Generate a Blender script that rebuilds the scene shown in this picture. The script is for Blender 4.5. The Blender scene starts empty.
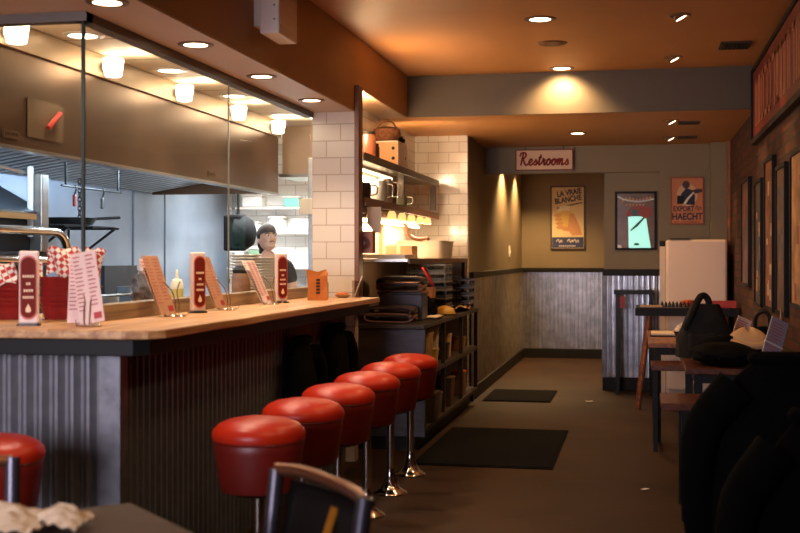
import bpy, bmesh, math, random
from mathutils import Vector, Matrix, noise as mnoise
random.seed(7)
PI = math.pi
SC = bpy.context.scene
COL = SC.collection
H = 1.386                      # eye height of the camera

# ------------------------------------------------------------------ helpers
def lin(c):
    c = c / 255.0
    return c / 12.92 if c <= 0.04045 else ((c + 0.055) / 1.055) ** 2.4
def rgb(r, g, b): return (lin(r), lin(g), lin(b), 1.0)

MATS = {}
def mat(name, col, rough=0.6, metal=0.0, var=0.0, vscale=6.0, bump=0.0, bscale=40.0,
        emit=None, estr=0.0, stretch=None, spec=None, coat=0.0):
    if name in MATS: return MATS[name]
    m = bpy.data.materials.new(name); m.use_nodes = True
    nt = m.node_tree; n = nt.nodes; l = nt.links
    b = n['Principled BSDF']
    c = rgb(*col)
    b.inputs['Base Color'].default_value = c
    b.inputs['Roughness'].default_value = rough
    b.inputs['Metallic'].default_value = metal
    if spec is not None: b.inputs['Specular IOR Level'].default_value = spec
    if coat: b.inputs['Coat Weight'].default_value = coat; b.inputs['Coat Roughness'].default_value = 0.12
    tc = n.new('ShaderNodeTexCoord'); src = tc.outputs['Object']
    if stretch:
        mp = n.new('ShaderNodeMapping'); mp.inputs['Scale'].default_value = stretch
        l.new(src, mp.inputs['Vector']); src = mp.outputs['Vector']
    if var:
        t = n.new('ShaderNodeTexNoise'); t.inputs['Scale'].default_value = vscale; t.inputs['Detail'].default_value = 5
        l.new(src, t.inputs['Vector'])
        r = n.new('ShaderNodeValToRGB')
        r.color_ramp.elements[0].position = 0.3; r.color_ramp.elements[1].position = 0.7
        r.color_ramp.elements[0].color = (c[0]*(1-var), c[1]*(1-var), c[2]*(1-var), 1)
        r.color_ramp.elements[1].color = (min(1, c[0]*(1+var)), min(1, c[1]*(1+var)), min(1, c[2]*(1+var)), 1)
        l.new(t.outputs['Fac'], r.inputs['Fac']); l.new(r.outputs['Color'], b.inputs['Base Color'])
    if bump:
        t2 = n.new('ShaderNodeTexNoise'); t2.inputs['Scale'].default_value = bscale; t2.inputs['Detail'].default_value = 4
        l.new(src, t2.inputs['Vector'])
        bp = n.new('ShaderNodeBump'); bp.inputs['Strength'].default_value = bump; bp.inputs['Distance'].default_value = 0.01
        l.new(t2.outputs['Fac'], bp.inputs['Height']); l.new(bp.outputs['Normal'], b.inputs['Normal'])
    if emit:
        b.inputs['Emission Color'].default_value = (*emit, 1); b.inputs['Emission Strength'].default_value = estr
    MATS[name] = m
    return m

def brick_mat(name, plane, c1, c2, mortar, bw, rh, ms, rough=0.3, bump=0.4, offset=0.5, var=0.0):
    m = bpy.data.materials.new(name); m.use_nodes = True
    nt = m.node_tree; n = nt.nodes; l = nt.links; b = n['Principled BSDF']
    tc = n.new('ShaderNodeTexCoord'); sp = n.new('ShaderNodeSeparateXYZ'); cb = n.new('ShaderNodeCombineXYZ')
    l.new(tc.outputs['Object'], sp.inputs[0])
    l.new(sp.outputs['XYZ'.index(plane[0])], cb.inputs[0]); l.new(sp.outputs['XYZ'.index(plane[1])], cb.inputs[1])
    br = n.new('ShaderNodeTexBrick'); l.new(cb.outputs[0], br.inputs['Vector'])
    br.inputs['Scale'].default_value = 1; br.inputs['Brick Width'].default_value = bw; br.inputs['Row Height'].default_value = rh
    br.inputs['Mortar Size'].default_value = ms; br.inputs['Mortar Smooth'].default_value = 0.1
    br.offset = offset
    br.inputs['Color1'].default_value = rgb(*c1); br.inputs['Color2'].default_value = rgb(*c2); br.inputs['Mortar'].default_value = rgb(*mortar)
    out = br.outputs['Color']
    if var:
        t = n.new('ShaderNodeTexNoise'); t.inputs['Scale'].default_value = 9; t.inputs['Detail'].default_value = 6
        l.new(cb.outputs[0], t.inputs['Vector'])
        mx = n.new('ShaderNodeMix'); mx.data_type = 'RGBA'; mx.blend_type = 'MULTIPLY'; mx.inputs['Factor'].default_value = var
        l.new(out, mx.inputs['A']); l.new(t.outputs['Color'], mx.inputs['B']); out = mx.outputs['Result']
    l.new(out, b.inputs['Base Color'])
    b.inputs['Roughness'].default_value = rough
    bp = n.new('ShaderNodeBump'); bp.inputs['Strength'].default_value = bump; bp.inputs['Distance'].default_value = 0.004; bp.invert = True
    l.new(br.outputs['Fac'], bp.inputs['Height']); l.new(bp.outputs['Normal'], b.inputs['Normal'])
    return m

def wood_mat(name, ca, cb_, rough=0.45, axis='Y', scale=5.0, grain=14.0):
    m = bpy.data.materials.new(name); m.use_nodes = True
    nt = m.node_tree; n = nt.nodes; l = nt.links; b = n['Principled BSDF']
    tc = n.new('ShaderNodeTexCoord'); mp = n.new('ShaderNodeMapping')
    s = {'X': (0.5, grain, grain), 'Y': (grain, 0.5, grain), 'Z': (grain, grain, 0.5)}[axis]
    mp.inputs['Scale'].default_value = s
    l.new(tc.outputs['Object'], mp.inputs['Vector'])
    t = n.new('ShaderNodeTexNoise'); t.inputs['Scale'].default_value = scale; t.inputs['Detail'].default_value = 6; t.inputs['Distortion'].default_value = 0.6
    l.new(mp.outputs[0], t.inputs['Vector'])
    r = n.new('ShaderNodeValToRGB'); r.color_ramp.elements[0].position = 0.32; r.color_ramp.elements[1].position = 0.68
    r.color_ramp.elements[0].color = rgb(*ca); r.color_ramp.elements[1].color = rgb(*cb_)
    l.new(t.outputs['Fac'], r.inputs['Fac']); l.new(r.outputs['Color'], b.inputs['Base Color'])
    b.inputs['Roughness'].default_value = rough
    bp = n.new('ShaderNodeBump'); bp.inputs['Strength'].default_value = 0.15; bp.inputs['Distance'].default_value = 0.004
    l.new(t.outputs['Fac'], bp.inputs['Height']); l.new(bp.outputs['Normal'], b.inputs['Normal'])
    return m

def glass_mat(name, tint=(255, 255, 255), rough=0.02, refl=0.006, ior=1.45):
    """thin clear pane: mostly see-through with a Fresnel mirror on top"""
    m = bpy.data.materials.new(name); m.use_nodes = True
    nt = m.node_tree; n = nt.nodes; l = nt.links
    n.remove(n['Principled BSDF']); out = n['Material Output']
    tr = n.new('ShaderNodeBsdfTransparent'); tr.inputs['Color'].default_value = rgb(*tint)
    gl = n.new('ShaderNodeBsdfGlossy'); gl.inputs['Roughness'].default_value = rough
    lw = n.new('ShaderNodeLayerWeight'); lw.inputs['Blend'].default_value = 0.5
    pw = n.new('ShaderNodeMath'); pw.operation = 'POWER'; pw.inputs[1].default_value = 5
    ma = n.new('ShaderNodeMath'); ma.operation = 'MULTIPLY_ADD'; ma.inputs[1].default_value = 0.1; ma.inputs[2].default_value = refl
    l.new(lw.outputs['Facing'], pw.inputs[0]); l.new(pw.outputs[0], ma.inputs[0])
    mx = n.new('ShaderNodeMixShader')
    l.new(ma.outputs[0], mx.inputs['Fac']); l.new(tr.outputs[0], mx.inputs[1]); l.new(gl.outputs[0], mx.inputs[2])
    l.new(mx.outputs[0], out.inputs['Surface'])
    return m

class MB:
    def __init__(s): s.bm = bmesh.new()
    def box(s, x0, x1, y0, y1, z0, z1, M=None):
        v = [s.bm.verts.new(p) for p in ((x0,y0,z0),(x1,y0,z0),(x1,y1,z0),(x0,y1,z0),(x0,y0,z1),(x1,y0,z1),(x1,y1,z1),(x0,y1,z1))]
        for f in ((3,2,1,0),(4,5,6,7),(0,1,5,4),(1,2,6,5),(2,3,7,6),(3,0,4,7)): s.bm.faces.new([v[i] for i in f])
        if M is not None:
            for q in v: q.co = M @ q.co
        return s
    def lathe(s, prof, c=(0,0,0), n=24, M=None, cap=True):
        rings = []
        for r, z in prof:
            ring = []
            for k in range(n):
                a = 2*PI*k/n; p = Vector((r*math.cos(a), r*math.sin(a), z))
                if M is not None: p = M @ p
                ring.append(s.bm.verts.new(p + Vector(c)))
            rings.append(ring)
        for a, b in zip(rings, rings[1:]):
            for k in range(n): s.bm.faces.new((a[k], a[(k+1)%n], b[(k+1)%n], b[k]))
        if cap:
            s.bm.faces.new(rings[0][::-1]); s.bm.faces.new(rings[-1])
        return s
    def cyl(s, p0, p1, r, r1=None, n=12): return s.tube([p0, p1], r, n, r1)
    def tube(s, pts, r, n=10, r1=None, closed=False):
        P = [Vector(p) for p in pts]; rings = []
        m = len(P); up = None
        for i, p in enumerate(P):
            if closed: t = P[(i+1)%m] - P[i-1]
            else: t = P[min(i+1, m-1)] - P[max(i-1, 0)]
            t.normalize()
            if up is None:
                up = Vector((0,0,1)) if abs(t.z) < 0.9 else Vector((1,0,0))
            x = t.cross(up)
            if x.length < 1e-4: x = t.cross(Vector((0,1,0)))
            x.normalize(); y = x.cross(t); up = y.copy()
            rr = r if r1 is None else r + (r1-r)*i/(m-1)
            rings.append([s.bm.verts.new(p + x*math.cos(2*PI*k/n)*rr + y*math.sin(2*PI*k/n)*rr) for k in range(n)])
        pr = list(zip(rings, rings[1:])) + ([(rings[-1], rings[0])] if closed else [])
        for a, b in pr:
            for k in range(n): s.bm.faces.new((a[k], b[k], b[(k+1)%n], a[(k+1)%n]))
        if not closed:
            s.bm.faces.new(rings[0]); s.bm.faces.new(rings[-1][::-1])
        return s
    def prism(s, poly, z0, z1, M=None):
        lo = [s.bm.verts.new((x,y,z0)) for x,y in poly]; hi = [s.bm.verts.new((x,y,z1)) for x,y in poly]
        n = len(poly)
        s.bm.faces.new(lo[::-1]); s.bm.faces.new(hi)
        for k in range(n): s.bm.faces.new((lo[k], lo[(k+1)%n], hi[(k+1)%n], hi[k]))
        if M is not None:
            for q in lo+hi: q.co = M @ q.co
        return s
    def ball(s, c, rx, ry=None, rz=None, n=16, m=10, amp=0.0, fs=8.0):
        ry = ry or rx; rz = rz or rx
        rings = []
        for i in range(1, m):
            t = PI*i/m; ring = []
            for k in range(n):
                a = 2*PI*k/n
                p = Vector((math.sin(t)*math.cos(a), math.sin(t)*math.sin(a), math.cos(t)))
                if amp: p = p*(1+amp*mnoise.noise(p*fs*0.3+Vector(c)*3))
                ring.append(s.bm.verts.new((c[0]+p.x*rx, c[1]+p.y*ry, c[2]+p.z*rz)))
            rings.append(ring)
        top = s.bm.verts.new((c[0], c[1], c[2]+rz)); bot = s.bm.verts.new((c[0], c[1], c[2]-rz))
        for a, b in zip(rings, rings[1:]):
            for k in range(n): s.bm.faces.new((a[k], b[k], b[(k+1)%n], a[(k+1)%n]))
        for k in range(n):
            s.bm.faces.new((top, rings[0][k], rings[0][(k+1)%n])); s.bm.faces.new((bot, rings[-1][(k+1)%n], rings[-1][k]))
        return s
    def loft(s, rings, cap=True):
        R = [[s.bm.verts.new(p) for p in ring] for ring in rings]; n = len(R[0])
        for a, b in zip(R, R[1:]):
            for k in range(n): s.bm.faces.new((a[k], a[(k+1)%n], b[(k+1)%n], b[k]))
        if cap: s.bm.faces.new(R[0][::-1]); s.bm.faces.new(R[-1])
        return s
    def grid(s, f, nu, nv):
        V = [[s.bm.verts.new(f(i/nu, j/nv)) for j in range(nv+1)] for i in range(nu+1)]
        for i in range(nu):
            for j in range(nv): s.bm.faces.new((V[i][j], V[i+1][j], V[i+1][j+1], V[i][j+1]))
        return s
    def build(s, name, m, parent=None, bevel=0.0, smooth=False, loc=None, solid=0.0, sub=0, rot=None, segs=2):
        bmesh.ops.recalc_face_normals(s.bm, faces=s.bm.faces)
        me = bpy.data.meshes.new(name); s.bm.to_mesh(me); s.bm.free()
        me.materials.append(m)
        if smooth:
            for p in me.polygons: p.use_smooth = True
        o = bpy.data.objects.new(name, me); COL.objects.link(o)
        if loc is not None: o.location = loc
        if rot is not None: o.rotation_euler = rot
        if parent is not None: o.parent = parent
        if solid:
            q = o.modifiers.new('solid', 'SOLIDIFY'); q.thickness = solid; q.offset = 0
        if bevel:
            q = o.modifiers.new('bevel', 'BEVEL'); q.width = bevel; q.segments = segs; q.limit_method = 'ANGLE'; q.angle_limit = math.radians(40)
        if sub:
            q = o.modifiers.new('sub', 'SUBSURF'); q.levels = sub; q.render_levels = sub
        if smooth and not sub:
            q = o.modifiers.new('wn', 'WEIGHTED_NORMAL') if False else None
            try: me.set_sharp_from_angle(angle=math.radians(38))
            except Exception: pass
        return o

def thing(name, label, cat, loc=(0,0,0), rz=0.0, group=None):
    o = bpy.data.objects.new(name, None); COL.objects.link(o); o.empty_display_size = 0.1
    o.location = loc; o.rotation_euler = (0,0,rz)
    return tag(o, label, cat, group)
def tag(o, label, cat, group=None):
    o['label'] = label; o['category'] = cat
    if group: o['group'] = group
    return o
def struct(o):
    o['kind'] = 'structure'; return o
def dup(root, loc, rz=None, label=None, rot=None):
    r = root.copy(); COL.objects.link(r); r.location = loc
    if rz is not None: r.rotation_euler = (0,0,rz)
    if rot is not None: r.rotation_euler = rot
    if label: r['label'] = label
    for ch in list(root.children):
        c = ch.copy(); COL.objects.link(c); c.parent = r
        for g in list(ch.children):
            d = g.copy(); COL.objects.link(d); d.parent = c
    return r
def S(name, m, x0, x1, y0, y1, z0, z1, bevel=0.0):
    return struct(MB().box(x0,x1,y0,y1,z0,z1).build(name, m, bevel=bevel))
def B(name, m, par, x0, x1, y0, y1, z0, z1, bevel=0.0):
    return MB().box(x0,x1,y0,y1,z0,z1).build(name, m, par, bevel=bevel)
def text(body, size, m, par, loc, rot=(PI/2,0,0), name='lettering', shear=0.0, ext=0.002, sx=1.0, align='CENTER', bold=0.0):
    cu = bpy.data.curves.new(name, 'FONT'); cu.body = body; cu.size = size; cu.extrude = ext; cu.shear = shear
    cu.align_x = align; cu.align_y = 'CENTER'; cu.offset = bold
    t = bpy.data.objects.new('t', cu); COL.objects.link(t)
    dg = bpy.context.evaluated_depsgraph_get(); dg.update()
    me = bpy.data.meshes.new_from_object(t.evaluated_get(dg))
    bpy.data.objects.remove(t); bpy.data.curves.remove(cu)
    me.materials.clear(); me.materials.append(m); me.name = name
    o = bpy.data.objects.new(name, me); COL.objects.link(o); o.parent = par; o.location = loc; o.rotation_euler = rot; o.scale = (sx,1,1)
    return o
def light(name, kind, loc, energy, col, par=None, **kw):
    L = bpy.data.lights.new(name, kind); L.energy = energy; L.color = col
    rot = kw.pop('rot', None)
    for k, v in kw.items(): setattr(L, k, v)
    o = bpy.data.objects.new(name, L); COL.objects.link(o); o.location = loc
    if rot: o.rotation_euler = rot
    if par is not None: o.parent = par
    return o
def curve_pts(ctrl, n=6):
    """Catmull-Rom through control points"""
    P = [Vector(p) for p in ctrl]; out = []
    for i in range(len(P)-1):
        a = P[max(i-1,0)]; b = P[i]; c = P[i+1]; d = P[min(i+2,len(P)-1)]
        for k in range(n):
            t = k/n
            out.append(0.5*((2*b)+(c-a)*t+(2*a-5*b+4*c-d)*t*t+(3*b-a-3*c+d)*t**3))
    out.append(P[-1]); return out

# ------------------------------------------------------------------ materials
M_ceil = mat('ceiling_paint', (202,142,82), 0.55, var=0.06, vscale=1.2, bump=0.05, bscale=30)
M_header = mat('header_paint', (178,138,88), 0.6, var=0.08, vscale=1.5)
M_grey = mat('bulkhead_paint', (90,80,66), 0.6, var=0.06, vscale=2)
M_olive = mat('hall_paint', (128,112,84), 0.6, var=0.07, vscale=2)
M_soffit = mat('soffit_paint', (200,168,138), 0.4, var=0.05, vscale=2)
M_floor = mat('floor_concrete', (58,38,23), 0.6, spec=0.18, var=0.3, vscale=1.6, bump=0.12, bscale=14)
M_black = mat('black_paint', (22,20,18), 0.55, spec=0.25)
M_blackm = mat('black_metal', (30,29,28), 0.4, 0.6)
M_rubber = mat('black_rubber', (8,7,6), 0.95, bump=0.3, bscale=80, spec=0.15)
M_steel = mat('stainless_steel', (176,172,165), 0.32, 0.9, var=0.1, vscale=3, stretch=(1,1,8))
M_steelw = mat('stainless_wall', (148,160,178), 0.38, 0.75, var=0.14, vscale=2)
M_hood = mat('hood_steel', (116,86,62), 0.34, 0.85, var=0.16, vscale=1.6)
M_galv = mat('galvanised_steel', (112,112,116), 0.46, 0.7, var=0.25, vscale=14, bump=0.05)
M_galvd = mat('corrugated_steel', (186,186,190), 0.3, 0.88, var=0.25, vscale=9)
M_chrome = mat('chrome', (215,205,195), 0.12, 1.0)
M_red = mat('red_vinyl', (178,38,14), 0.36, spec=0.35, var=0.08, vscale=9, bump=0.03, bscale=60)
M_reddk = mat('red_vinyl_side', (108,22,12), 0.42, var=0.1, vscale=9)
M_white = mat('white_enamel', (225,215,205), 0.35)
M_whitep = mat('white_paper', (232,222,210), 0.7, var=0.04)
M_cream = mat('cream_paper', (226,202,172), 0.7, var=0.05)
M_pink = mat('pink_card', (224,190,178), 0.65, var=0.04)
M_kraft = mat('kraft_card', (184,134,98), 0.75, var=0.1, vscale=12)
M_bronze = mat('bronze_trim', (120,78,50), 0.4, 0.3, var=0.1)
M_cloth = mat('black_cloth', (9,9,9), 0.95, spec=0.1, var=0.25, vscale=12, bump=0.3, bscale=60)
M_olivec = mat('dark_olive_nylon', (28,25,20), 0.8, spec=0.25, var=0.2, vscale=12, bump=0.25, bscale=30)
M_plasticb = mat('black_plastic', (22,21,20), 0.35)
M_tan = mat('tan_box', (204,160,118), 0.75, var=0.06)
M_lamp = mat('lamp_lens', (255,230,200), 0.5, emit=(1.0,0.78,0.5), estr=14)
M_lampk = mat('kitchen_lens', (255,245,230), 0.5, emit=(1.0,0.86,0.66), estr=9)
M_jar = mat('jar_lamp_glass', (255,244,225), 0.4, emit=(1.0,0.88,0.68), estr=6)
M_wood = wood_mat('counter_wood', (158,106,64), (214,166,114), 0.42, 'Y', 3.0, 10)
M_woodx = wood_mat('table_wood', (104,56,28), (156,92,48), 0.38, 'Y', 3.5, 10)
M_woodd = wood_mat('dark_bench_wood', (70,38,26), (112,64,44), 0.3, 'Y', 3.5, 10)
M_curb = wood_mat('curb_wood', (112,90,66), (164,138,104), 0.5, 'Y', 3.0, 14)
M_tileX = brick_mat('wall_tile_side', 'YZ', (232,222,206), (226,214,198), (196,178,158), 0.2, 0.1, 0.004, 0.18)
M_tileY = brick_mat('wall_tile_front', 'XZ', (232,222,206), (226,214,198), (196,178,158), 0.2, 0.1, 0.004, 0.18)
M_tileP = brick_mat('pillar_tile', 'XZ', (226,212,194), (222,206,188), (194,172,150), 0.2, 0.115, 0.004, 0.16)
M_tileK = brick_mat('kitchen_tile', 'XZ', (232,232,228), (226,226,222), (186,184,178), 0.2, 0.1, 0.004, 0.3)
M_brick = brick_mat('red_brick', 'YZ', (124,62,30), (74,40,24), (66,52,38), 0.22, 0.075, 0.008, 0.85, 0.9, var=0.75)
M_ktile = brick_mat('kitchen_ceiling_panel', 'XY', (228,208,180), (224,204,176), (120,96,70), 3.0, 0.62, 0.008, 0.6, 0.2, offset=0.0)
M_glass = glass_mat('window_glass', (250,252,250))
M_clear = glass_mat('clear_plastic', (240,236,230), 0.08)
WARM = (1.0, 0.61, 0.27)
# ------------------------------------------------------------------ the room
XR = 0.89
S('floor', M_floor, -4.3, 1.1, -1.5, 16.7, -0.1, 0)
S('ceiling', M_ceil, -1.9, XR, -1.5, 9.655, 2.9, 3.0)
S('ceiling_low', M_ceil, -2.23, XR+0.1, 9.68, 12.5, 2.56, 2.66)
S('ceiling_hall', M_ceil, -1.72, -0.27, 12.6, 16.6, 2.56, 2.66)
S('trim_1', M_grey, -1.9, XR, 9.655, 9.679, 2.56, 2.9)              # step in the ceiling
S('trim_2', M_header, -2.3, -1.9, 2.0, 7.8, 2.39, 2.98)           # header above the counter
S('trim_3', M_header, -2.3, -1.9, 7.8, 9.68, 2.56, 2.98)
S('trim_4', M_soffit, -2.25, -1.903, 2.0, 7.8, 2.382, 2.389)       # soffit under the header
S('trim_12', M_soffit, -4.1, -2.25, 2.0, 4.43, 2.382, 2.389)
S('trim_13', M_header, -4.0, -2.3, 2.0, 4.42, 2.39, 2.98)
S('ceiling_front', M_ceil, -4.0, -1.9, -1.5, 2.0, 2.9, 2.98)
S('trim_14', M_soffit, -2.23, -1.903, 7.9, 9.66, 2.553, 2.559)
# brick wall with the hall end walls
S('wall_right', M_brick, XR, XR+0.12, -1.5, 12.6, 0, 3.0)
S('wall_street_left', M_header, -4.1, -4.0, -1.5, 4.0, 0, 2.98)
S('wall_front_low', M_header, -4.1, XR, -1.6, -1.5, 0, 0.7)
S('wall_front_top', M_header, -4.1, XR, -1.6, -1.5, 2.5, 2.98)
S('wall_front_side', M_header, -1.4, XR, -1.6, -1.5, 0.7, 2.5)
S('wall_front_end', M_header, -4.1, -3.8, -1.6, -1.5, 0.7, 2.5)
S('wall_left', M_steelw, -4.1, -4.0, 4.0, 11.1, 0, 2.5)
S('wall_kitchen', M_tileK, -4.1, -2.23, 11.1, 11.2, 0, 2.5)
S('ceiling_kitchen', M_ktile, -4.1, -2.26, 4.49, 11.2, 2.5, 2.6)
S('wall_niche', M_tileX, -2.2, -2.13, 7.9, 11.2, 0, 2.56)
S('wall_tile', M_tileY, -2.23, -1.62, 11.2, 11.3, 0, 2.56)
S('wall_pillar', M_tileP, -2.2, -1.9, 7.8, 7.9, 0, 2.56)
S('trim_5', M_bronze, -1.9, -1.868, 7.785, 7.9, 1.0, 2.56, 0.003)
S('wall_hall_left', M_olive, -1.72, -1.62, 11.3, 16.5, 0, 2.56)
S('wall_back', M_olive, -1.72, -0.27, 16.5, 16.6, 0, 2.56)
S('wall_hall_right', M_olive, -0.37, -0.27, 12.65, 16.5, 0, 2.56)
S('wall_header', M_olive, -1.62, 0.2, 12.5, 12.62, 2.28, 2.56)
S('wall_panel', M_olive, -0.37, 0.2, 12.57, 12.65, 0, 2.28)
S('wall_far', M_olive, 0.2, XR, 12.5, 12.65, 0, 2.56)
S('trim_15', M_olive, 0.7, XR, 12.36, 12.5, 0, 2.56, 0.004)

def corrugated(axis, a0, a1, pos, z0, z1, pitch, amp, face, step=6):
    """ribbed sheet: ribs run upright, repeated along the axis"""
    mb = MB(); n = int((a1-a0)/pitch*step)
    def f(u, v):
        a = a0+(a1-a0)*u
        ph = (a/pitch) % 1.0
        w = 0.5+0.5*math.cos(2*PI*ph); w = w*w*(3-2*w)
        d = pos + face*amp*w
        return (a, d, z0+(z1-z0)*v) if axis == 'X' else (d, a, z0+(z1-z0)*v)
    return mb.grid(f, n, 1)
def wainscot(name, axis, a0, a1, pos, face, z1=1.19, pitch=0.055):
    o = corrugated(axis, a0, a1, pos, 0.12, z1, pitch, 0.02, face).build(name, M_galvd, smooth=True); struct(o)
wainscot('trim_6', 'X', -1.6, -0.37, 16.495, -1)
wainscot('trim_7', 'X', -0.365, 0.2, 12.565, -1, 1.2)
wainscot('trim_8', 'Y', 11.32, 16.48, -1.615, 1)
# rails on the wainscot and black skirting
S('trim_9', M_black, -1.615, -0.375, 16.455, 16.5, 1.19, 1.25, 0.004)
S('trim_10', M_black, -0.385, 0.2, 12.525, 12.57, 1.2, 1.27, 0.004)
S('trim_11', M_black, -1.62, -1.575, 11.32, 16.45, 1.19, 1.25, 0.004)
S('baseboard_back', M_black, -1.6, -0.375, 16.46, 16.5, 0, 0.13, 0.004)
S('baseboard_panel', M_black, -0.385, 0.2, 12.53, 12.57, 0, 0.14, 0.004)
S('baseboard_hall', M_black, -1.62, -1.58, 11.32, 16.45, 0, 0.13, 0.004)
# steel corner bead on panel wainscot
S('trim_16', M_galv, -0.39, -0.345, 12.53, 12.545, 0.14, 1.2)

# glazing above the counter
M_chan = mat('channel_steel', (96,84,74), 0.45, 0.5)
S('trim_17', M_chan, -2.25, -2.19, 4.42, 7.8, 2.345, 2.382)
S('trim_18', M_chan, -4.0, -2.19, 4.415, 4.475, 2.345, 2.382)
S('trim_19', M_header, -2.3, -2.26, 4.43, 9.68, 2.39, 2.62)
S('trim_20', M_header, -4.1, -2.26, 4.43, 4.49, 2.39, 2.62)
ZC0 = H-0.265+0.002
def pane(i, x0, x1, y0, y1, z0=1.191, z1=2.35):
    o = MB().box(x0,x1,y0,y1,z0,z1).build('window_%d' % i, M_glass); struct(o)
pane(1, -4.0, -2.224, 4.44, 4.45, ZC0)
pane(2, -2.222, -2.212, 4.452, 6.165)
pane(3, -2.222, -2.212, 6.175, 7.795)
M_seam = mat('pane_seam', (34,40,34), 0.3)
S('trim_21', M_seam, -2.224, -2.212, 4.438, 4.452, 1.191, 2.36)
S('trim_24', mat('panel_seam', (110,116,124), 0.4, 0.5), -4.0, -3.992, 8.87, 8.89, 0.9, 1.93)
S('trim_25', mat('panel_seam', (0,0,0)), -4.0, -3.992, 9.52, 9.54, 0.9, 1.93)
S('trim_22', mat('pane_joint', (120,116,104), 0.3), -2.221, -2.213, 6.166, 6.174, 1.191, 2.36)

# ------------------------------------------------------------------ bar counter
ZC = H-0.265
ct = thing('bar_counter', 'long bar counter with wooden top and corrugated steel front behind red stools', 'counter', (-1.95,4.2,0))
ox, oy = -1.95, 4.2
poly = [(-3.985,4.02),(-1.84,4.02),(-1.765,4.05),(-1.725,4.12),(-1.72,7.78),(-2.8,7.78),(-2.8,4.9),(-3.985,4.9)]
# live edge: the aisle side of the slab wanders a little
edge = []
for k in range(1, 30):
    y = 4.12+(7.78-4.12)*k/30
    edge.append((-1.722+0.012*mnoise.noise(Vector((y*2.1,3,1)))+0.004*mnoise.noise(Vector((y*9,1,1))), y))
poly = poly[:4]+edge+poly[4:]
MB().prism([(x-ox,y-oy) for x,y in poly], ZC-0.034, ZC).build('countertop', M_wood, ct, bevel=0.006)
MB().prism([(x-ox,y-oy) for x,y in [(-3.985,4.08),(-1.84,4.08),(-1.79,4.13),(-1.79,7.77),(-2.7,7.77),(-2.7,4.85),(-3.985,4.85)]], ZC-0.1, ZC-0.034).build('apron', M_black, ct, bevel=0.004)
MB().prism([(x-ox,y-oy) for x,y in [(-3.985,4.235),(-1.985,4.235),(-1.985,7.78),(-2.65,7.78),(-2.65,4.8),(-3.985,4.8)]], 0.0, ZC-0.1).build('cabinet_body', M_black, ct)
M_corr = mat('counter_corrugated', (112,111,114), 0.5, 0.5, var=0.12, vscale=18)
c1 = corrugated('Y', 4.25-oy, 7.78-oy, -1.978-ox, 0.0, ZC-0.1, 0.06, 0.028, 1).build('corrugated_side', M_corr, ct, smooth=True)
c2 = corrugated('X', -3.985-ox, -2.02-ox, 4.228-oy, 0.0, ZC-0.1, 0.066, 0.02, -1).build('corrugated_end', M_corr, ct, smooth=True)
MB().prism([(-2.03-ox,4.2-oy),(-1.945-ox,4.2-oy),(-1.945-ox,4.27-oy),(-1.95-ox,4.27-oy),(-1.95-ox,4.206-oy),(-2.03-ox,4.206-oy)], 0, ZC-0.1).build('corner_strip', M_galv, ct)
for y in (6.42, 7.2):
    b = MB(); b.tube([(-1.97-ox+0.02,y-oy,0.9),(-1.9-ox,y-oy,0.88),(-1.89-ox,y-oy,0.92)], 0.006, 8)
    b.build('bag_hook', M_blackm, ct, smooth=True)
# wooden curb that carries the glass
cb = MB().prism([(-2.19,4.425),(-2.19,7.79),(-2.27,7.79),(-2.27,4.425)], ZC, 1.19).build('glass_curb', M_curb, None, bevel=0.004)
tag(cb, 'rough wooden curb along the counter at the foot of the glass', 'curb')

# ------------------------------------------------------------------ stools
def make_stool(name):
    t = thing(name, 'x', 'bar stool')
    prof = [(0.02,0.775),(0.07,0.772),(0.12,0.763),(0.155,0.748),(0.175,0.728),(0.181,0.708),(0.178,0.692),(0.17,0.686)]
    MB().lathe(prof[::-1], n=40).build('seat_cushion', M_red, t, smooth=True)
    side = [(0.139,0.495),(0.145,0.497),(0.15,0.51),(0.162,0.58),(0.171,0.65),(0.174,0.678),(0.168,0.688)]
    MB().lathe(side, n=40).build('seat_skirt', M_reddk, t, smooth=True)
    MB().tube([(0.172*math.cos(2*PI*k/40),0.172*math.sin(2*PI*k/40),0.686) for k in range(40)], 0.005, 6, closed=True).build('welt', M_reddk, t, smooth=True)
    MB().lathe([(0.06,0.47),(0.1,0.48),(0.12,0.494)], n=24).build('seat_mount', M_blackm, t, smooth=True)
    MB().lathe([(0.024,0.1),(0.024,0.48)], n=20).build('pole', M_chrome, t, smooth=True)
    base = [(0.098,0.0),(0.1,0.006),(0.096,0.012),(0.08,0.02),(0.06,0.034),(0.046,0.055),(0.037,0.08),(0.036,0.088),(0.03,0.1),(0.027,0.13),(0.025,0.15)]
    MB().lathe(base, n=32).build('base', M_chrome, t, smooth=True)
    return t
st = make_stool('bar_stool')
XS = -1.44
labels = ['red vinyl bar stool nearest the camera in the row along the counter',
 'red vinyl bar stool second from the camera in the counter row',
 'red vinyl bar stool third from the camera, mid counter row',
 'red vinyl bar stool third from the far end of the counter row',
 'red vinyl bar stool second from the far end of the counter row',
 'red vinyl bar stool at the far end of the row, beside the open shelving']
for k in range(6):
    y = 4.35+0.612*k
    if k == 0: st.location = (XS,y,0); s = st; s['label'] = labels[0]
    else: s = dup(st, (XS,y,0), 0.3*k, labels[k])
    s['group'] = 'red stools along the counter'
s = dup(st, (-2.2,3.72,0), 0.5, 'red vinyl bar stool at the end face of the counter, cut by the picture edge')
s['group'] = 'red stools along the counter'

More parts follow.
